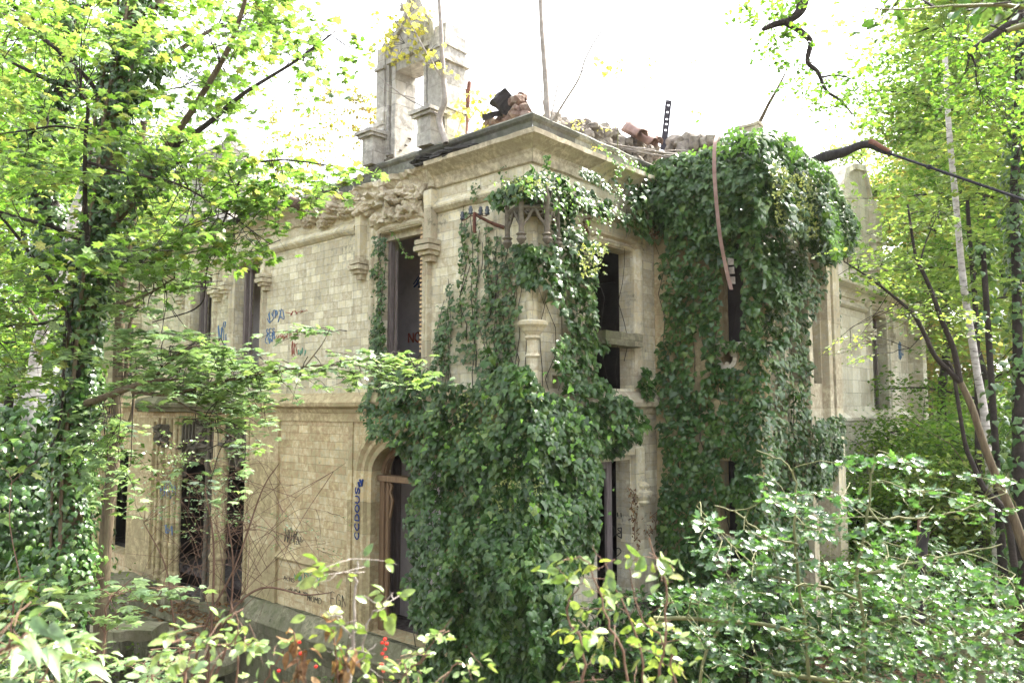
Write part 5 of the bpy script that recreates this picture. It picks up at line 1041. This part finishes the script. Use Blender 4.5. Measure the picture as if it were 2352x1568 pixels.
# ================================================================== RIGHT SIDE
root = empty('forked_tree', at(2380, 1340, 9), 'thin dark tree forking in two and leaning left at the right edge', 'tree')
F1 = pxpath([(2420, 1420), (2360, 1280), (2325, 1180), (2290, 1100), (2256, 1010), (2232, 935), (2206, 878)], 9); Tubes(9).add(F1, rad(F1, .056, .036)).build('trunk', M['bark'], root)
lim = [F1]
for a, r0, r1 in (([(2206, 878), (2190, 800), (2165, 740), (2140, 670), (2120, 625), (2105, 595), (2095, 540), (2085, 470)], .036, .012), ([(2206, 878), (2150, 820), (2125, 770), (2098, 722), (2064, 690), (2020, 655), (1985, 630), (1938, 600)], .032, .008), ([(2112, 610), (2125, 560), (2150, 500)], .012, .005), ([(2118, 770), (2090, 800)], .008, .004)):
    q = pxpath(a, 9); lim.append(q); Tubes(7).add(q, rad(q, r0, r1)).build('limb', M['bark_dk'], root)
lv = Leaves(); tw = Tubes(4)
fill(lv, tw, [(1900, 560), (2010, 560), (2080, 620), (2060, 660), (1960, 640)], 16, (8.6, 9.4), lim, 18, .06, .5); fill(lv, tw, [(2030, 480), (2180, 440), (2200, 560), (2090, 620)], 22, (8.6, 9.5), lim, 18, .06, .5)
fill(lv, tw, [(2060, 640), (2180, 660), (2260, 760), (2160, 800), (2060, 740)], 26, (8.6, 9.6), lim, 18, .065, .5); fill(lv, tw, [(1920, 690), (2010, 740), (2000, 860), (1930, 830)], 10, (9, 10), lim, 14, .06, .5)
lv.build('crown', LM['far'], OVAL, root); tw.build('twigs', M['bark_dk'], root)
def trunk_tree(name, label, pts, dep, r0, r1, mat, ivy=0, leaves=(), lmat='far', limbs=(), tmpl=MAPLE_S, size=.11, L=.8):
    root = empty(name, at(pts[0][0], pts[0][1], dep), label, 'tree'); p = pxpath(pts, dep); Tubes(10).add(p, rad(p, r0, r1)).build('trunk', mat, root); lm = [p]
    for a, q0, q1 in limbs: q = pxpath(a, dep); lm.append(q); Tubes(7).add(q, rad(q, q0, q1)).build('limb', M['bark_dk'], root)
    if ivy: lv = Leaves(); wrap_ivy(lv, p, r0 * 1.2, ivy, .12, .1); lv.build('ivy_cover', LM['ivy'], IVY, root)
    lv = Leaves(); tw = Tubes(4)
    for poly, n in leaves: fill(lv, tw, poly, n, (dep - 1.6, dep + 1.6), lm, 18, size, L, connect=4)
    if leaves: lv.build('crown', LM[lmat], tmpl, root); tw.build('twigs', M['bark_dk'], root)
    return root
trunk_tree('birch_tree', 'pale birch trunk standing in the wood at the right', [(2300, 1420), (2282, 1180), (2262, 960), (2245, 860), (2228, 750), (2214, 660), (2204, 560), (2196, 470), (2180, 300), (2170, 120)], 16, .088, .055, M['birch'], 0, [([(2060, 200), (2352, 150), (2352, 420), (2100, 400)], 60), ([(2100, 400), (2352, 400), (2352, 700), (2220, 700)], 60)], 'far')
trunk_tree('dark_tree', 'dark bare trunk close behind the pale birch', [(2250, 1300), (2246, 900), (2240, 700), (2228, 560), (2222, 460)], 17, .08, .04, M['bark_dk'])
trunk_tree('dark_tree', 'dark ivy-spotted trunk at the upper right edge', [(2330, 1300), (2338, 900), (2334, 600), (2330, 450), (2338, 250), (2345, 0)], 15, .10, .07, M['bark_dk'], 900, [([(2180, 50), (2400, 0), (2400, 330), (2250, 330)], 70)], 'far')
trunk_tree('dark_tree', 'crooked dark trunk in the shade low at the right edge', [(2310, 1420), (2300, 1250), (2290, 1100), (2285, 1000), (2262, 640), (2258, 560)], 13, .08, .04, M['bark_dk'], 300)
trunk_tree('dark_tree', 'bent dark stem crossing behind the forked tree', [(2330, 1300), (2310, 1180), (2260, 1120), (2232, 1060), (2215, 1010), (2190, 860), (2176, 830)], 11, .05, .02, M['bark_dk'])
trunk_tree('dark_tree', 'thick dark trunk at the far right edge behind the leaning stem', [(2348, 1420), (2346, 1200), (2340, 1000), (2352, 800)], 12, .10, .08, M['bark_dk'], 200)
# overhanging oak branches
def overhang(label, limbs, leaves, dep, lmat, size, mat='bark_dk', tmpl=MAPLE_S, nl=16, L=.6):
    root = empty('overhanging_branch', at(limbs[0][0][0][0], limbs[0][0][0][1], dep), label, 'branch'); lm = []
    for a, r0, r1 in limbs: q = pxpath(a, dep, 7); lm.append(q); Tubes(8).add(q, rad(q, r0, r1, .15)).build('limb', M[mat], root)
    lv = Leaves(); tw = Tubes(4)
    for poly, n in leaves: fill(lv, tw, poly, n, (dep - .7, dep + .7), lm, nl, size, L, connect=2.5, jitter=.5)
    lv.build('leaves', LM[lmat], tmpl, root); tw.build('twigs', M['bark_dk'], root)
overhang('crooked dark oak branch hanging down from the top edge above the bay', [([(1860, -40), (1845, 0), (1838, 25), (1820, 42), (1799, 51), (1775, 58), (1752, 68)], .10, .03), ([(1802, 50), (1829, 66), (1848, 80), (1862, 99), (1855, 142), (1878, 165), (1898, 208), (1931, 231), (1957, 262)], .055, .012), ([(1885, 178), (1918, 173), (1945, 178), (1972, 184)], .018, .006), ([(1856, 145), (1868, 142), (1884, 132)], .014, .006), ([(1812, 60), (1800, 75), (1790, 88)], .012, .005), ([(1905, 212), (1885, 225), (1870, 235)], .01, .004)],
         [([(1690, -20), (1850, -20), (1840, 60), (1720, 60)], 26), ([(1740, 70), (1850, 70), (1860, 160), (1770, 150)], 16), ([(1800, 170), (2010, 150), (2020, 280), (1930, 300), (1850, 260)], 34)], 11, 'far_g', .07)
overhang('small twisted oak branch hanging in front of the top right trees', [([(2340, 40), (2290, 75), (2261, 95), (2240, 110), (2226, 122)], .05, .03), ([(2240, 108), (2225, 92), (2200, 88), (2160, 80)], .018, .006), ([(2228, 120), (2240, 150), (2243, 190), (2250, 210)], .016, .005), ([(2228, 120), (2222, 150), (2210, 180), (2196, 200)], .014, .004), ([(2241, 108), (2255, 130), (2262, 150)], .012, .004)],
         [([(2120, 40), (2352, 40), (2352, 180), (2290, 250), (2150, 220)], 55), ([(2200, 180), (2352, 170), (2352, 330), (2250, 300)], 26)], 10, 'far_g', .07)
overhang('dark large-leaved twig in the top right corner close to the camera', [([(2420, -20), (2352, 15), (2300, 12), (2210, 14), (2190, 16)], .012, .005), ([(2400, 60), (2352, 60), (2310, 72)], .02, .01), ([(2200, 12), (2080, 22), (1990, 18), (1930, 6), (1880, -4)], .004, .002)],
         [([(2190, 0), (2352, -10), (2352, 40), (2240, 50)], 6), ([(1950, 8), (2060, 14), (2060, 32), (1960, 28)], 3)], 3.2, 'ivy', .07, 'twig_gn', OVAL, 7, .25)

# ================================================================== WOOD BEHIND
def wood_tree(name, h, cr, nl, lmat, seed, mat, sparse=1.0, low=.25, leaf=.17):
    r_ = np.random.default_rng(seed); root = empty(name, (0, 0, 0)); root.name = name
    k = 9; tz = np.linspace(0, h * .95, k); tx = np.cumsum(r_.normal(0, .18, k)); ty = np.cumsum(r_.normal(0, .18, k)); tr = np.column_stack([tx - tx[0], ty - ty[0], tz]); tr = smooth_path(tr, 4)
    Tubes(8).add(tr, np.linspace(.19, .04, len(tr))).build('trunk', mat, root)
    tw = Tubes(5); C = []
    for i in range(26):
        f = low + (1 - low) * r_.random() ** .9; b0 = tr[int(f * (len(tr) - 1))]; a = r_.random() * 6.283; L = cr * (1.15 - f * .75) * r_.uniform(.5, 1.1); d = np.array([math.cos(a), math.sin(a), r_.uniform(.1, .7)])
        p = smooth_path([b0, b0 + d * L * .5 + [0, 0, .2], b0 + d * L * [1, 1, .8]], 4); tw.add(p, np.linspace(.05, .012, len(p)))
        for q in p[3:]:
            for _ in range(3): C.append(q + r_.normal(0, .55, 3) * [1, 1, .5])
            if r_.random() < .4: e_ = q + r_.normal(0, .9, 3); tw.add([q, (q + e_) / 2 + r_.normal(0, .1, 3), e_], [.014, .01, .005]); C.append(e_)
    tw.build('branches', mat, root); C = np.array(C); n = int(nl * sparse); c = C[r_.integers(0, len(C), n)]; P = c + r_.normal(0, .42, (n, 3)) * [1, 1, .45]
    N = UP + r_.normal(0, .45, (n, 3)); T = r_.normal(0, 1, (n, 3)) - UP * .3
    link('crown', leaf_mesh('crown', P, N, T, leaf * r_.uniform(.6, 1.2, n), MAPLE_S if nl < 9000 else QUAD), LM[lmat], root); return root
def dup(root, loc, rz, s):
    r = root.copy(); COL.objects.link(r); r.location = loc; r.rotation_euler = (0, 0, rz); r.scale = (s, s, s)
    for ch in [c for c in D.objects if c.parent == root]: c = ch.copy(); COL.objects.link(c); c.parent = r
    return r
protos = [wood_tree('woodland_tree', 19, 4.2, 17000, 'far', 1, M['bark_dk'], leaf=.21), wood_tree('woodland_tree', 21, 4.6, 17000, 'far_g', 2, M['bark_dk'], low=.15), wood_tree('autumn_tree', 18, 4.0, 15000, 'far_y', 3, M['bark'], leaf=.24), wood_tree('woodland_tree', 16, 3.6, 15000, 'far', 4, M['bark_lt'], low=.1, leaf=.24)]
bushes = [wood_tree('understory_bush', 4.2, 2.4, 9500, 'far_g', 5, M['bark_dk'], low=.02, leaf=.14), wood_tree('understory_bush', 3.2, 2.2, 9500, 'far', 6, M['bark'], low=.02, leaf=.13)]
SPOTS = [ # pixel column u, distance, proto, scale, description
 (-120, 17, 1, 1, 'green leafy tree at the far left edge behind the birch'), (20, 24, 0, 1, 'light green tree behind the white birch'), (150, 33, 1, 1.1, 'tall dense tree behind the left end of the ruin'), (300, 38, 0, 1.1, 'light green tree rising over the left roof end'), (-60, 42, 0, 1.2, 'distant light green tree far left'),
 (450, 45, 3, 1.15, 'pale tree behind the roof left of the dormer'), (620, 46, 2, 1.15, 'yellowing tree behind the roof clump'), (780, 52, 3, 1.1, 'thin pale tree behind the stone dormer'), (960, 60, 2, .9, 'distant yellow tree just behind the dormer top'),
 (1450, 66, 3, .8, 'faint small tree far behind the steel post'), (1720, 56, 2, .95, 'yellowish distant tree above the ivied bay'), (1880, 50, 3, 1.05, 'pale tree behind the wing chimney'), (1990, 44, 0, 1.1, 'light green tree right of the wing chimney'), (2110, 36, 2, 1.1, 'autumn-coloured tree right of the wing'),
 (2180, 30, 0, 1.1, 'bright green tree behind the pale birch'), (2290, 25, 1, 1.05, 'green tree right of the pale birch'), (2420, 19, 0, 1.1, 'light green tree at the right edge'), (2260, 46, 0, 1.2, 'tall distant tree between the right trunks'), (2380, 38, 2, 1.15, 'distant autumn tree at the right edge'), (2480, 28, 1, 1.1, 'dense green tree beyond the right edge'), (2100, 58, 0, 1.2, 'far tree at the right behind the wing end'), (2230, 60, 3, 1.3, 'very distant pale tree seen between the birch and the forked tree'), (2330, 52, 0, 1.3, 'distant pale green tree behind the forked tree'), (1960, 62, 2, 1.1, 'distant autumn tree behind the gable of the wing'), (700, 66, 0, 1.2, 'far pale green tree behind the left roof'), (880, 70, 3, 1.15, 'far pale tree seen through the stone dormer'), (560, 60, 2, 1.2, 'far yellow tree behind the left roof'), (340, 36, 0, 1.1, 'light green tree close behind the left end of the roof'), (190, 28, 0, 1.0, 'bright green tree just beyond the left end wall'), (500, 39, 3, 1.15, 'pale green tree rising behind the left chimney gable'), (2160, 40, 3, 1.25, 'pale green tree behind the forked tree top'), (2400, 50, 0, 1.3, 'tall pale green tree at the far right background')]
used = set()
for u, dist, k, s, lab in SPOTS:
    p = at(u, 935, dist); z = float(ground_z(p[0], p[1])); rz = random.uniform(0, 6.28)
    if k in used: o = dup(protos[k], (p[0], p[1], z), rz, s)
    else: o = protos[k]; o.location = (p[0], p[1], z); o.rotation_euler = (0, 0, rz); o.scale = (s,) * 3; used.add(k); 
    tag(o, lab, 'tree', 'trees of the wood around the ruin')
for k in range(4):
    if k not in used: pass
BS = [(-40, 14, 0, .9, 'dense green bush at the far left below the birch'), (60, 19, 1, 1, 'light bush behind the foot of the birch'), (2010, 31, 1, 1, 'light green bush at the far end of the wing'), (2080, 24, 0, 1.1, 'bush in front of the far corner of the wing'), (2160, 21, 1, 1.2, 'light bush left of the dark trunks'), (2260, 19, 0, 1.1, 'shaded bush between the dark trunks'), (2350, 17, 1, 1.1, 'light bush at the right edge'), (2330, 30, 0, 1.3, 'distant bush behind the right trunks'), (2200, 34, 1, 1.4, 'distant yellow-green bush in the clearing'), (2430, 23, 0, 1.3, 'tall dense bush beyond the right edge'), (1960, 20, 0, .75, 'low bush at the foot of the wing wall'), (1900, 17, 1, .6, 'low light bush against the wing foot')]
used = set()
for u, dist, k, s, lab in BS:
    p = at(u, 935, dist); z = float(ground_z(p[0], p[1])) - .2; rz = random.uniform(0, 6.28)
    if k in used: o = dup(bushes[k], (p[0], p[1], z), rz, s)
    else: o = bushes[k]; o.location = (p[0], p[1], z); o.rotation_euler = (0, 0, rz); o.scale = (s,) * 3; used.add(k)
    tag(o, lab, 'bush', 'bushes at the edge of the wood')

# ================================================================== FOREGROUND
# low ground cover
n = 26000; X = rng.uniform(-9, 13, n); Y = rng.uniform(3.5, 24, n); Zg = ground_z(X, Y)
ins = ((X - CORNER[0]) * nL[0] + (Y - CORNER[1]) * nL[1] < .2) & ((X - CORNER[0]) * nR[0] + (Y - CORNER[1]) * nR[1] < .2)
hgt = np.clip(np.array([noise.noise(Vector((x * .6, y * .6, 1))) for x, y in zip(X, Y)]) + .25, 0, 1)
k = (~ins) & (rng.random(n) < .2 + hgt * 1.3); X, Y, Zg, hgt = X[k], Y[k], Zg[k], hgt[k]; n = len(X)
P = np.column_stack([X, Y, Zg + rng.random(n) ** .7 * (.08 + hgt * .9)])
tag(link('ground_cover', leaf_mesh('ground_cover', P, UP + rng.normal(0, .5, (n, 3)), rng.normal(0, 1, (n, 3)), rng.uniform(.07, .13, n), IVY), LM['ivy']), 'low ivy and seedlings covering the ground round the ruin', 'ground cover', kind='stuff')
n = 7000; X = rng.uniform(-9, 9, n); Y = rng.uniform(4, 20, n); ins = ((X - CORNER[0]) * nL[0] + (Y - CORNER[1]) * nL[1] < .2) & ((X - CORNER[0]) * nR[0] + (Y - CORNER[1]) * nR[1] < .2)
X, Y = X[~ins], Y[~ins]; P = np.column_stack([X, Y, ground_z(X, Y) + .02])
A = rng.uniform((8.6, .15), (19.5, 1.1), (1600, 2)); P2 = np.array([FL.w(a, o_, -.80 if a > 8.9 else -.3) for a, o_ in A]); P2[:, 2] += np.where(A[:, 1] < .95, .20, -.02); P = np.vstack([P, P2]); n = len(P)
tag(link('fallen_leaves', leaf_mesh('fallen_leaves', P, UP + rng.normal(0, .35, (n, 3)), rng.normal(0, 1, (n, 3)), rng.uniform(.06, .12, n), MAPLE_S), LM['dead']), 'brown fallen leaves on the ground and terrace ledge', 'fallen leaves', kind='stuff')
def shrub(name, label, cat, stems_, leafpolys, dep, lmat, tmpl, size, smat, nl=12, L=.35, flat=.5, jit=.5, group=None, r=.004, lname='leaves', extra=None, spread=.35, connect=1.2):
    root = empty(name, at(stems_[0][0][0][0], stems_[0][0][0][1], dep), label, cat, group); lm = []; T = Tubes(6)
    for a, r0, r1 in stems_: q = pxpath(a, dep, 5); q = q + rng.normal(0, .004, q.shape); lm.append(q); T.add(q, rad(q, r0, r1))
    T.build('stems', M[smat], root); lv = Leaves(); tw = Tubes(4)
    for poly, n in leafpolys: fill(lv, tw, poly, n, (dep - spread, dep + spread), lm, nl, size, L, flat=flat, jitter=jit, connect=connect, r=r, droop=.1)
    lv.build(lname, LM[lmat], tmpl, root); tw.build('twigs', M[smat], root); return root
HS = [([(1985, 1640), (1985, 1500), (1978, 1400), (1972, 1300), (1990, 1200), (2000, 1100), (2010, 1060)], .013, .004), ([(1860, 1640), (1850, 1450), (1835, 1320), (1825, 1200), (1830, 1110), (1800, 1060), (1735, 1030)], .010, .003), ([(1978, 1380), (1900, 1350), (1800, 1330), (1720, 1290), (1600, 1160)], .010, .003), ([(1835, 1250), (1760, 1230), (1700, 1180), (1640, 1160)], .008, .003),
      ([(1980, 1320), (2060, 1300), (2160, 1280), (2300, 1250)], .010, .004), ([(1990, 1190), (2080, 1190), (2180, 1180), (2310, 1130)], .008, .003), ([(1985, 1450), (2080, 1420), (2180, 1470), (2300, 1500)], .010, .004), ([(1500, 1420), (1580, 1420), (1720, 1430), (1820, 1445)], .012, .012), ([(2200, 1640), (2230, 1500), (2280, 1440), (2352, 1400)], .012, .005), ([(1600, 1640), (1620, 1500), (1680, 1400), (1700, 1340)], .010, .004), ([(1760, 1540), (1900, 1560), (2100, 1580)], .014, .01)]
shrub('holly_bush', 'glossy spiny-leaved holly bush filling the lower right foreground', 'bush', HS, [([(1700, 1020), (1760, 1030), (1830, 1080), (1900, 1120), (1900, 1240), (1800, 1240), (1730, 1120)], 20), ([(1580, 1160), (1700, 1180), (1790, 1260), (1790, 1330), (1680, 1300), (1600, 1200)], 18), ([(1880, 1060), (2060, 1040), (2190, 1100), (2180, 1230), (2000, 1240), (1890, 1200)], 22), ([(2160, 1120), (2330, 1060), (2330, 1200), (2200, 1220)], 7),
      ([(1500, 1380), (1680, 1300), (1900, 1260), (2100, 1250), (2352, 1330), (2400, 1600), (1480, 1600)], 165), ([(2060, 1400), (2300, 1380), (2352, 1420), (2352, 1600), (2100, 1600)], 40)], 4.2, 'holly', HOLLY, .055, 'twig_gn', nl=15, L=.24, flat=.9, jit=.5, spread=.6, connect=.7, r=.0025)
root = [o for o in D.objects if o.name.startswith('holly_bush')][0]
# snowberry-like shrubs with oval leaves
shrub('oval_leaved_shrub', 'yellow-green oval-leaved shrub in front of the ivy right of centre', 'shrub', [([(1450, 1640), (1430, 1500), (1390, 1400), (1350, 1290), (1300, 1280)], .004, .0015), ([(1480, 1640), (1470, 1500), (1420, 1350), (1360, 1250)], .004, .0015), ([(1560, 1640), (1540, 1500), (1470, 1400), (1440, 1290)], .004, .0015), ([(1500, 1640), (1520, 1500), (1530, 1350), (1490, 1240)], .005, .002), ([(1330, 1640), (1340, 1500), (1300, 1400), (1330, 1350)], .005, .002)],
      [([(1280, 1290), (1350, 1250), (1400, 1300), (1360, 1400), (1290, 1360)], 8), ([(1400, 1250), (1560, 1250), (1560, 1450), (1420, 1450)], 9), ([(1280, 1400), (1560, 1430), (1560, 1640), (1280, 1640)], 15)], 2.4, 'snow_y', OVAL, .048, 'twig', nl=7, L=.16, flat=.3, jit=.6, spread=.25, r=.0014)
shrub('oval_leaved_shrub', 'slender pale-stemmed shrub standing before the arched door', 'shrub', [([(808, 1640), (800, 1540), (812, 1450), (815, 1350), (822, 1290)], .006, .003), ([(830, 1500), (850, 1420), (900, 1360)], .003, .0015), ([(812, 1480), (780, 1420), (745, 1410)], .003, .0015), ([(820, 1520), (860, 1480)], .003, .0015)],
      [([(760, 1280), (850, 1280), (850, 1320), (770, 1320)], 4), ([(740, 1380), (800, 1400), (830, 1470), (760, 1460)], 4), ([(830, 1340), (920, 1340), (900, 1390), (850, 1400)], 3), ([(760, 1470), (900, 1460), (880, 1600), (760, 1600)], 7)], 2.3, 'snow_y', OVAL, .05, 'bark_lt', nl=6, L=.13, flat=.7, jit=.5, spread=.12, r=.0014)
shrub('oval_leaved_shrub', 'pale green oval-leaved shrub at the bottom left of centre', 'shrub', [([(400, 1640), (430, 1540), (445, 1470), (470, 1450)], .005, .002), ([(470, 1640), (480, 1560), (510, 1500), (560, 1440)], .005, .002), ([(380, 1640), (350, 1560), (380, 1480)], .005, .002), ([(540, 1640), (545, 1520), (540, 1400)], .004, .0015), ([(600, 1640), (610, 1560), (650, 1500)], .004, .002)],
      [([(350, 1460), (430, 1440), (470, 1480), (480, 1600), (340, 1600)], 12), ([(480, 1440), (600, 1430), (660, 1500), (660, 1600), (480, 1600)], 11), ([(520, 1390), (560, 1390), (560, 1440), (530, 1440)], 2)], 2.4, 'snow', OVAL, .042, 'twig', nl=8, L=.14, flat=.7, jit=.5, spread=.25, r=.0014)
shrub('oval_leaved_shrub', 'low small-leaved shrub along the bottom edge below the door', 'shrub', [([(900, 1640), (920, 1560), (980, 1500)], .004, .002), ([(1000, 1640), (1020, 1560), (1060, 1510)], .004, .002), ([(940, 1640), (930, 1560), (1040, 1420)], .003, .001)],
      [([(880, 1510), (1000, 1480), (1120, 1500), (1120, 1600), (880, 1600)], 16), ([(1010, 1400), (1080, 1420), (1050, 1460), (1000, 1450)], 2)], 2.5, 'snow', OVAL, .035, 'twig', nl=8, L=.14, flat=.7, jit=.5, spread=.25, r=.0014)
shrub('broad_leaved_bush', 'bright glossy large-leaved bush cut by the lower left corner', 'bush', [([(-60, 1640), (-20, 1560), (40, 1480), (90, 1410)], .004, .002), ([(-80, 1600), (0, 1500), (60, 1450)], .008, .003), ([(-40, 1660), (60, 1600), (130, 1520)], .006, .003)],
      [([(-30, 1370), (60, 1360), (110, 1420), (120, 1500), (60, 1600), (-30, 1600)], 16)], 2.0, 'snow', LANCE, .085, 'twig', nl=8, L=.18, flat=.8, jit=.35, spread=.2, r=.0014)
shrub('ash_seedling', 'feathery pinnate seedling left of the slender trunk near the bottom', 'shrub', [([(150, 1640), (170, 1560), (190, 1520), (210, 1480)], .005, .002), ([(100, 1640), (130, 1560), (160, 1540)], .004, .002)], [([(60, 1500), (220, 1460), (190, 1568), (80, 1600)], 18)], 3.2, 'snow', LANCE, .07, 'twig_gn', nl=10, L=.22, flat=.9, jit=.25, spread=.25, r=.0014)
shrub('maple_seedling', 'low maple seedling with broad lobed leaves at the foot of the slender trunk', 'shrub', [([(230, 1640), (240, 1450), (250, 1380), (300, 1330)], .010, .004), ([(240, 1450), (200, 1400), (170, 1380)], .006, .003), ([(245, 1420), (290, 1400)], .005, .003)], [([(170, 1330), (330, 1320), (320, 1410), (270, 1440), (180, 1420)], 15)], 6.2, 'maple_sheen', MAPLE, .135, 'twig', nl=7, L=.35, flat=1.2, jit=.22, spread=.4)
shrub('maple_seedling', 'yellow-spotted maple seedling at the left edge below the ivy', 'shrub', [([(20, 1500), (30, 1400), (50, 1340)], .010, .004)], [([(-20, 1310), (80, 1320), (110, 1380), (60, 1420), (-20, 1400)], 10), ([(0, 1060), (80, 1080), (60, 1130), (0, 1120)], 2)], 6.4, 'snow_y', MAPLE, .12, 'twig', nl=6, L=.35, flat=1.0, jit=.3, spread=.4)
shrub('maple_seedling', 'green maple seedling low beside the fallen slabs', 'shrub', [([(330, 1640), (340, 1540), (360, 1500)], .008, .004), ([(330, 1400), (370, 1360), (380, 1320)], .005, .003)], [([(280, 1500), (400, 1480), (400, 1560), (300, 1600)], 10), ([(330, 1340), (420, 1330), (400, 1400), (340, 1420)], 4)], 6.5, 'maple_sheen', MAPLE, .12, 'twig', nl=7, L=.35, flat=1.2, jit=.22, spread=.4)
# withered stalks with curled brown leaves and red berries
root = empty('withered_shrub', at(690, 1640, 2.3), 'withered shrub with curled brown leaves and red berries at the bottom edge', 'shrub'); T = Tubes(5); lv = Leaves(); bl = Leaves()
for a in ([(680, 1640), (685, 1540), (675, 1450)], [(780, 1640), (775, 1540), (765, 1445)], [(730, 1640), (700, 1560), (700, 1490)], [(800, 1640), (790, 1560), (800, 1480)], [(640, 1640), (650, 1560)]):
    q = pxpath(a, 2.3, 4); T.add(q, .0025); k = len(q); lv.add(np.repeat(q[2:], 2, 0) + rng.normal(0, .012, ((k - 2) * 2, 3)), rng.normal(0, 1, ((k - 2) * 2, 3)), -UP + rng.normal(0, .3, ((k - 2) * 2, 3)), .055)
T.build('stems', M['twig'], root); lv.build('dead_leaves', LM['dead'], LANCE, root)
mb = MB()
for u, v in ((687, 1474), (690, 1500), (884, 1467), (878, 1475), (888, 1478), (884, 1490), (878, 1500), (886, 1510), (876, 1525), (880, 1540), (640, 1540), (725, 1530)): rock(mb, at(u, v, 2.3), (.005,) * 3, 1, .02, 1)
tag(mb.build('berries', LM['berry'], root))
# thorny shrub in front of the tall window
root = empty('thorny_shrub', at(470, 1560, 10.5), 'tangled thorny shrub with arching bare canes before the tall ground-floor window', 'shrub'); T = Tubes(5); lim = []
for a, r0 in (([(430, 1600), (470, 1440), (540, 1300), (600, 1130), (640, 1065)], .02), ([(440, 1580), (520, 1420), (600, 1350), (700, 1365), (760, 1360)], .022), ([(470, 1600), (485, 1450), (490, 1250), (470, 1120)], .024), ([(430, 1590), (400, 1430), (380, 1300), (330, 1200)], .018), ([(480, 1580), (520, 1480), (535, 1300), (520, 1180)], .022)):
    q = pxpath(a, 10.5, 6); lim.append(q); T.add(q, rad(q, r0, r0 * .35))
r_ = random.Random(5)
for i in range(70):
    b0 = lim[r_.randrange(len(lim))]; s0_ = b0[r_.randrange(4, len(b0))]; e_ = at((r_.uniform(290, 620) if i % 5 else r_.uniform(600, 800)), r_.uniform(1060, 1440), r_.uniform(9.8, 11.2)); md_ = (s0_ + e_) / 2 + UP * r_.uniform(.0, .5); q = smooth_path([s0_, md_, e_], 5); T.add(q, np.linspace(.0045, .002, len(q)))
    if i % 2: lim.append(q)
T.build('canes', M['twig'], root); lv = Leaves(); tw = Tubes(4)
fill(lv, tw, [(370, 1000), (570, 1000), (560, 1180), (500, 1240), (380, 1230), (300, 1180)], 75, (9.9, 11), lim, 14, .05, .4, r=.003); fill(lv, tw, [(580, 1160), (780, 1180), (780, 1300), (600, 1240)], 14, (10.2, 11), lim, 9, .045, .35, r=.003)
lv.build('leaves', LM['maple_sheen'], OVAL, root); tw.build('twigs', M['twig'], root)
# burnt post, stone drum, fallen slab
root = empty('burnt_post', at(2112, 1420, 9), 'charred black jagged post standing among the shrubs at the right', 'post')
p = smooth_path([at(2108, 1460, 9), at(2112, 1380, 9), at(2114, 1300, 9), at(2120, 1240, 9), at(2128, 1208, 9)], 8); Tubes(8).add(p, np.linspace(.07, .05, len(p)) * (1 + .35 * np.array([nz(k, 14) for k in p]))).build('charred_wood', M['timber'], root)
Tubes(6).add([at(2100, 1440, 9.1), at(2108, 1250, 9.1), at(2112, 1180, 9.1)], .018).build('bare_stem', M['twig'], root)
p = at(2248, 1470, 12.5); root = empty('stone_drum', p, 'round mossy moulded stone drum on the ground at the lower right', 'stone')
mb = MB(); lathe(mb, p, [(.42, -1.6), (.42, 0), (.47, .05), (.43, .12), (.47, .2), (.50, .30), (.46, .38), (.1, .42)], 22); mb.build('drum', M['plinth'], root)
mb = MB(); lathe(mb, p + [0, 0, .415], [(.40, 0), (.36, .03), (.05, .06)], 18); mb.build('moss_cap', simple('moss', [(.04, .06, .015), (.09, .12, .03), (.12, .10, .04)], 14, 1, bump=1.), root)
mb = MB(); q_ = at(480, 1455, 11); rbox(mb, tuple(at(265, 1450, 13) + [-.6, 0, -.15]), tuple(at(265, 1450, 13) + [.6, .6, .02]), amp=.04); tag(mb.build('fallen_slab', M['plinth']), 'grey stone slab lying on leaf litter behind the slender trunk', 'stone')
p = at(486, 1405 + 150, 9); mb = MB(); lathe(mb, at(475, 1500, 13), [(.5, -.25), (.52, -.1), (.46, -.04), (.05, -.02)], 20); tag(mb.build('round_stone', M['plinth']), 'flat round carved stone lying in the leaf litter at the lower left', 'stone')

shrub('ivy_mound', 'dark ivy mound at the foot of the wall right of the corner, behind the holly', 'ivy', [([(1300, 1640), (1400, 1420), (1500, 1380)], .02, .01), ([(1700, 1640), (1750, 1420), (1800, 1350)], .02, .01)],
      [([(1270, 1400), (1400, 1370), (1560, 1350), (1700, 1330), (1860, 1340), (1900, 1600), (1260, 1600)], 330)], 11.5, 'ivy', IVY, .12, 'bark_dk', nl=17, L=.6, flat=.7, jit=.5, spread=1.0, r=.004)
shrub('laurel_bush', 'dark laurel-like bush with drooping glossy leaves left of the stone drum', 'bush', [([(2100, 1640), (2110, 1420), (2150, 1300)], .02, .01), ([(2200, 1600), (2190, 1400), (2230, 1260)], .02, .01)],
      [([(1980, 1240), (2120, 1220), (2260, 1230), (2280, 1340), (2200, 1420), (2000, 1440)], 90), ([(1900, 1380), (2060, 1380), (2060, 1560), (1900, 1560)], 60)], 11, 'ivy', LANCE, .15, 'bark_dk', nl=14, L=.6, flat=.6, jit=.4, spread=.9, r=.005)

# ================================================================== VEILING GLARE
mb = MB(); mb.box((-130, -12, -9), (130, 120, 45)); m, t, b = new_mat('glare_haze'); t.nodes.remove(b)  # added volume imitating lens veiling glare and far fading
pv = nn(t, 'ShaderNodeVolumePrincipled'); pv.inputs['Color'].default_value = (1, 1, 1, 1); pv.inputs['Density'].default_value = .00025; pv.inputs['Anisotropy'].default_value = .2
t.links.new(pv.outputs[0], t.nodes['Material Output'].inputs['Volume']); tag(mb.build('glare_haze', m), 'thin scattering volume added for lens glare and far fading around the ruin', 'glare_haze', kind='stuff')
